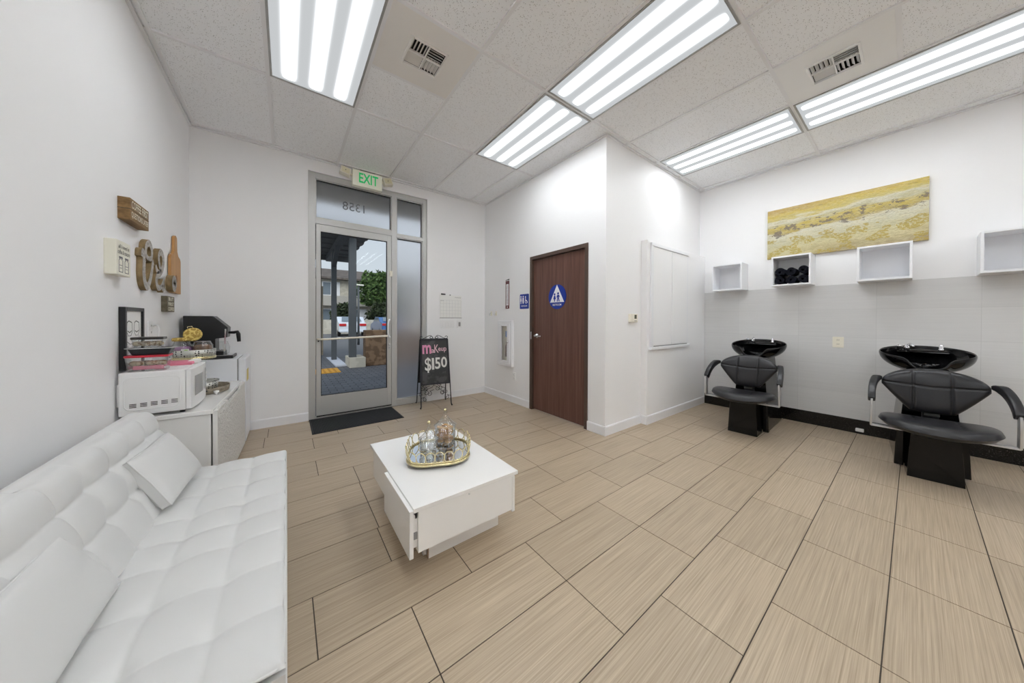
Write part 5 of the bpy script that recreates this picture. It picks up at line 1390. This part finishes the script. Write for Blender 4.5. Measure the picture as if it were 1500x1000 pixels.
    # trees
    def tree(x, y, r, h, zc, label, mt, nl, ls, grp=None):
        t = thing('tree', label, 'tree', (x, y, -.03), grp)
        build('trunk', B().tube([(x, y, -.03), (x + .05, y, zc * .5), (x, y, zc)], [.12, .10, .05], 10), 'bark', t)
        b = B()
        for _ in range(nl):
            while True:
                p = Vector((random.uniform(-1, 1), random.uniform(-1, 1), random.uniform(-1, 1)))
                if p.length < 1 and p.length > random.uniform(.1, .8): break
            lump = 1 + .22 * math.sin(5 * p.x + 2 * p.z) * math.cos(4 * p.y + 3 * p.z)
            c = Vector((x + p.x * r * lump, y + p.y * min(r, 1.1) * lump, zc + p.z * h / 2 * lump))
            a = Vector((random.uniform(-1, 1), random.uniform(-1, 1), random.uniform(-1, 1))).normalized(); d = a.cross(Vector((random.uniform(-1, 1), random.uniform(-1, 1), random.uniform(-1, 1)))).normalized()
            l = ls * random.uniform(.6, 1.3)
            b.add([c - a * l, c + d * l * .5, c + a * l, c - d * l * .5], [(0, 1, 2, 3)])
        build('foliage', b, mt, t)
    tree(8.1, 36.6, 1.9, 4.2, 4.5, 'broad green tree behind the street wall, right side of the door view', 'leaf', 3400, .24)
    tree(8.6, 33.5, 2.1, 2.8, 1.7, 'dark green hedge shrub below the broad tree across the street', 'leafd', 2600, .22)
    tree(4.3, 33.3, .95, 2.2, 1.7, 'small dark shrub left of the tree across the street', 'leafd', 1200, .2)
    # lamp post
    t = thing('street_lamp', 'thin grey street lamp in front of the apartment building', 'street lamp', (2.79, 16.8, -.03))
    build('pole', B().cyl((2.79, 16.8, -.03), (2.79, 16.8, 2.9), .055, .045), 'post', t)
    build('lamp_head', B().box(2.64, 3.02, 16.7, 16.9, 2.88, 2.95), mat('lamp_white', (240, 238, 225), .5), t, bevel=.02)
    # parked cars, tails towards the salon
    def car(cx, y, rgb, label):
        t = thing('car', label, 'car', (cx, y + 2, -.03), 'cars parked outside')
        paint = mat('car_paint', rgb, .25, coat=.6)
        prof = [(0, .32), (.02, .75), (.10, .98), (.55, 1.02), (1.25, 1.42), (2.5, 1.46), (3.3, 1.02), (4.2, .86), (4.35, .6), (4.3, .28)]
        f = ((cx, y, 0), (0, 1, 0), (0, 0, 1), (1, 0, 0))
        build('body', B().prism(prof, f, -.90, .90), paint, t, bevel=.06, seg=3)
        build('rear_window', B().add([(cx - .66, y + .58, 1.09), (cx + .66, y + .58, 1.09), (cx + .58, y + 1.18, 1.425), (cx - .58, y + 1.18, 1.425)], [(0, 1, 2, 3)]), 'win', t)
        for s in (-1, 1):
            build('side_window', B().prism([(.9, 1.1), (1.35, 1.38), (2.45, 1.40), (3.0, 1.08)], ((cx + s * .905, y, 0), (0, 1, 0), (0, 0, 1), (1, 0, 0)), -.004, .004), 'win', t)
            build('tail_light', B().box(cx + s * .66 - .22, cx + s * .66 + .22, y - .03, y + .10, .74, .92), mat('tail_red', (196, 40, 44), .3), t, bevel=.02)
            for yy in (.85, 3.45): build('wheel', B().lathe([(.0001, -.1), (.2, -.1), (.31, -.08), (.31, .08), (.2, .1), (.0001, .1)], (cx + s * .80, y + yy, .28), 24, axis='x'), 'gasket', t)
        build('number_plate', B().box(cx - .2, cx + .2, y - .02, y + .01, .5, .62), 'signwhite', t)
        build('bumper', B().box(cx - .86, cx + .86, y - .06, y + .15, .28, .45), paint, t, bevel=.04)
    car(3.85, 25.3, (214, 220, 230), 'white car with red tail lights seen through the door, behind the post')
    car(6.9, 26.0, (62, 104, 160), 'blue car at the right of the door view')
outside()

# ================================================================== LIGHT, WORLD, CAMERA
w = bpy.data.worlds.new('sky'); S.world = w; w.use_nodes = True
nt = w.node_tree; bg = nt.nodes['Background']
tc = nt.nodes.new('ShaderNodeTexCoord'); sp_ = nt.nodes.new('ShaderNodeSeparateXYZ'); rp = nt.nodes.new('ShaderNodeValToRGB')
nt.links.new(tc.outputs['Generated'], sp_.inputs[0]); nt.links.new(sp_.outputs[2], rp.inputs[0]); nt.links.new(rp.outputs[0], bg.inputs['Color'])
rp.color_ramp.elements[0].position = 0.0; rp.color_ramp.elements[0].color = (.74, .79, .84, 1)
rp.color_ramp.elements[1].position = 0.6; rp.color_ramp.elements[1].color = (.62, .72, .86, 1)
bg.inputs['Strength'].default_value = 1.0

sun = bpy.data.lights.new('sun', 'SUN'); sun.energy = 2.2; sun.angle = math.radians(50); sun.color = (1, .97, .93)
so = bpy.data.objects.new('sun', sun); COL.objects.link(so); so.rotation_euler = (math.radians(48), 0, math.radians(-25))
cam = bpy.data.cameras.new('camera'); co = bpy.data.objects.new('camera', cam); COL.objects.link(co); S.camera = co
FP, CXP, CYP, YAW, PITCH, ROLL = 444.48, 764.577, 472.494, .658787, -.007559, .0036666
cam.sensor_width = 36; cam.sensor_fit = 'HORIZONTAL'; cam.lens = 36 * FP / 1500
cam.shift_x = (750 - CXP) / 1500; cam.shift_y = (CYP - 500) / 1500
cam.clip_start = .02; cam.clip_end = 300
f = Vector((math.sin(YAW) * math.cos(PITCH), math.cos(YAW) * math.cos(PITCH), math.sin(PITCH)))
r = Vector((math.cos(YAW), -math.sin(YAW), 0)); u = r.cross(f)
c, s = math.cos(ROLL), math.sin(ROLL)
r2 = r * c + u * s; u2 = u * c - r * s
mw = Matrix((( r2.x, u2.x, -f.x, 0), (r2.y, u2.y, -f.y, 0), (r2.z, u2.z, -f.z, CAMZ), (0, 0, 0, 1)))
co.matrix_world = mw

vs = S.view_settings; vs.view_transform = 'Standard'; vs.look = 'None'; vs.exposure = 0.0; vs.gamma = 1.0; vs.use_curve_mapping = False
S.cycles.max_bounces = 14; S.cycles.diffuse_bounces = 8; S.cycles.glossy_bounces = 6; S.cycles.transmission_bounces = 12; S.cycles.transparent_max_bounces = 12
S.cycles.caustics_refractive = False; S.cycles.caustics_reflective = False
for o in S.objects:
    if '_o' in o: del o['_o']
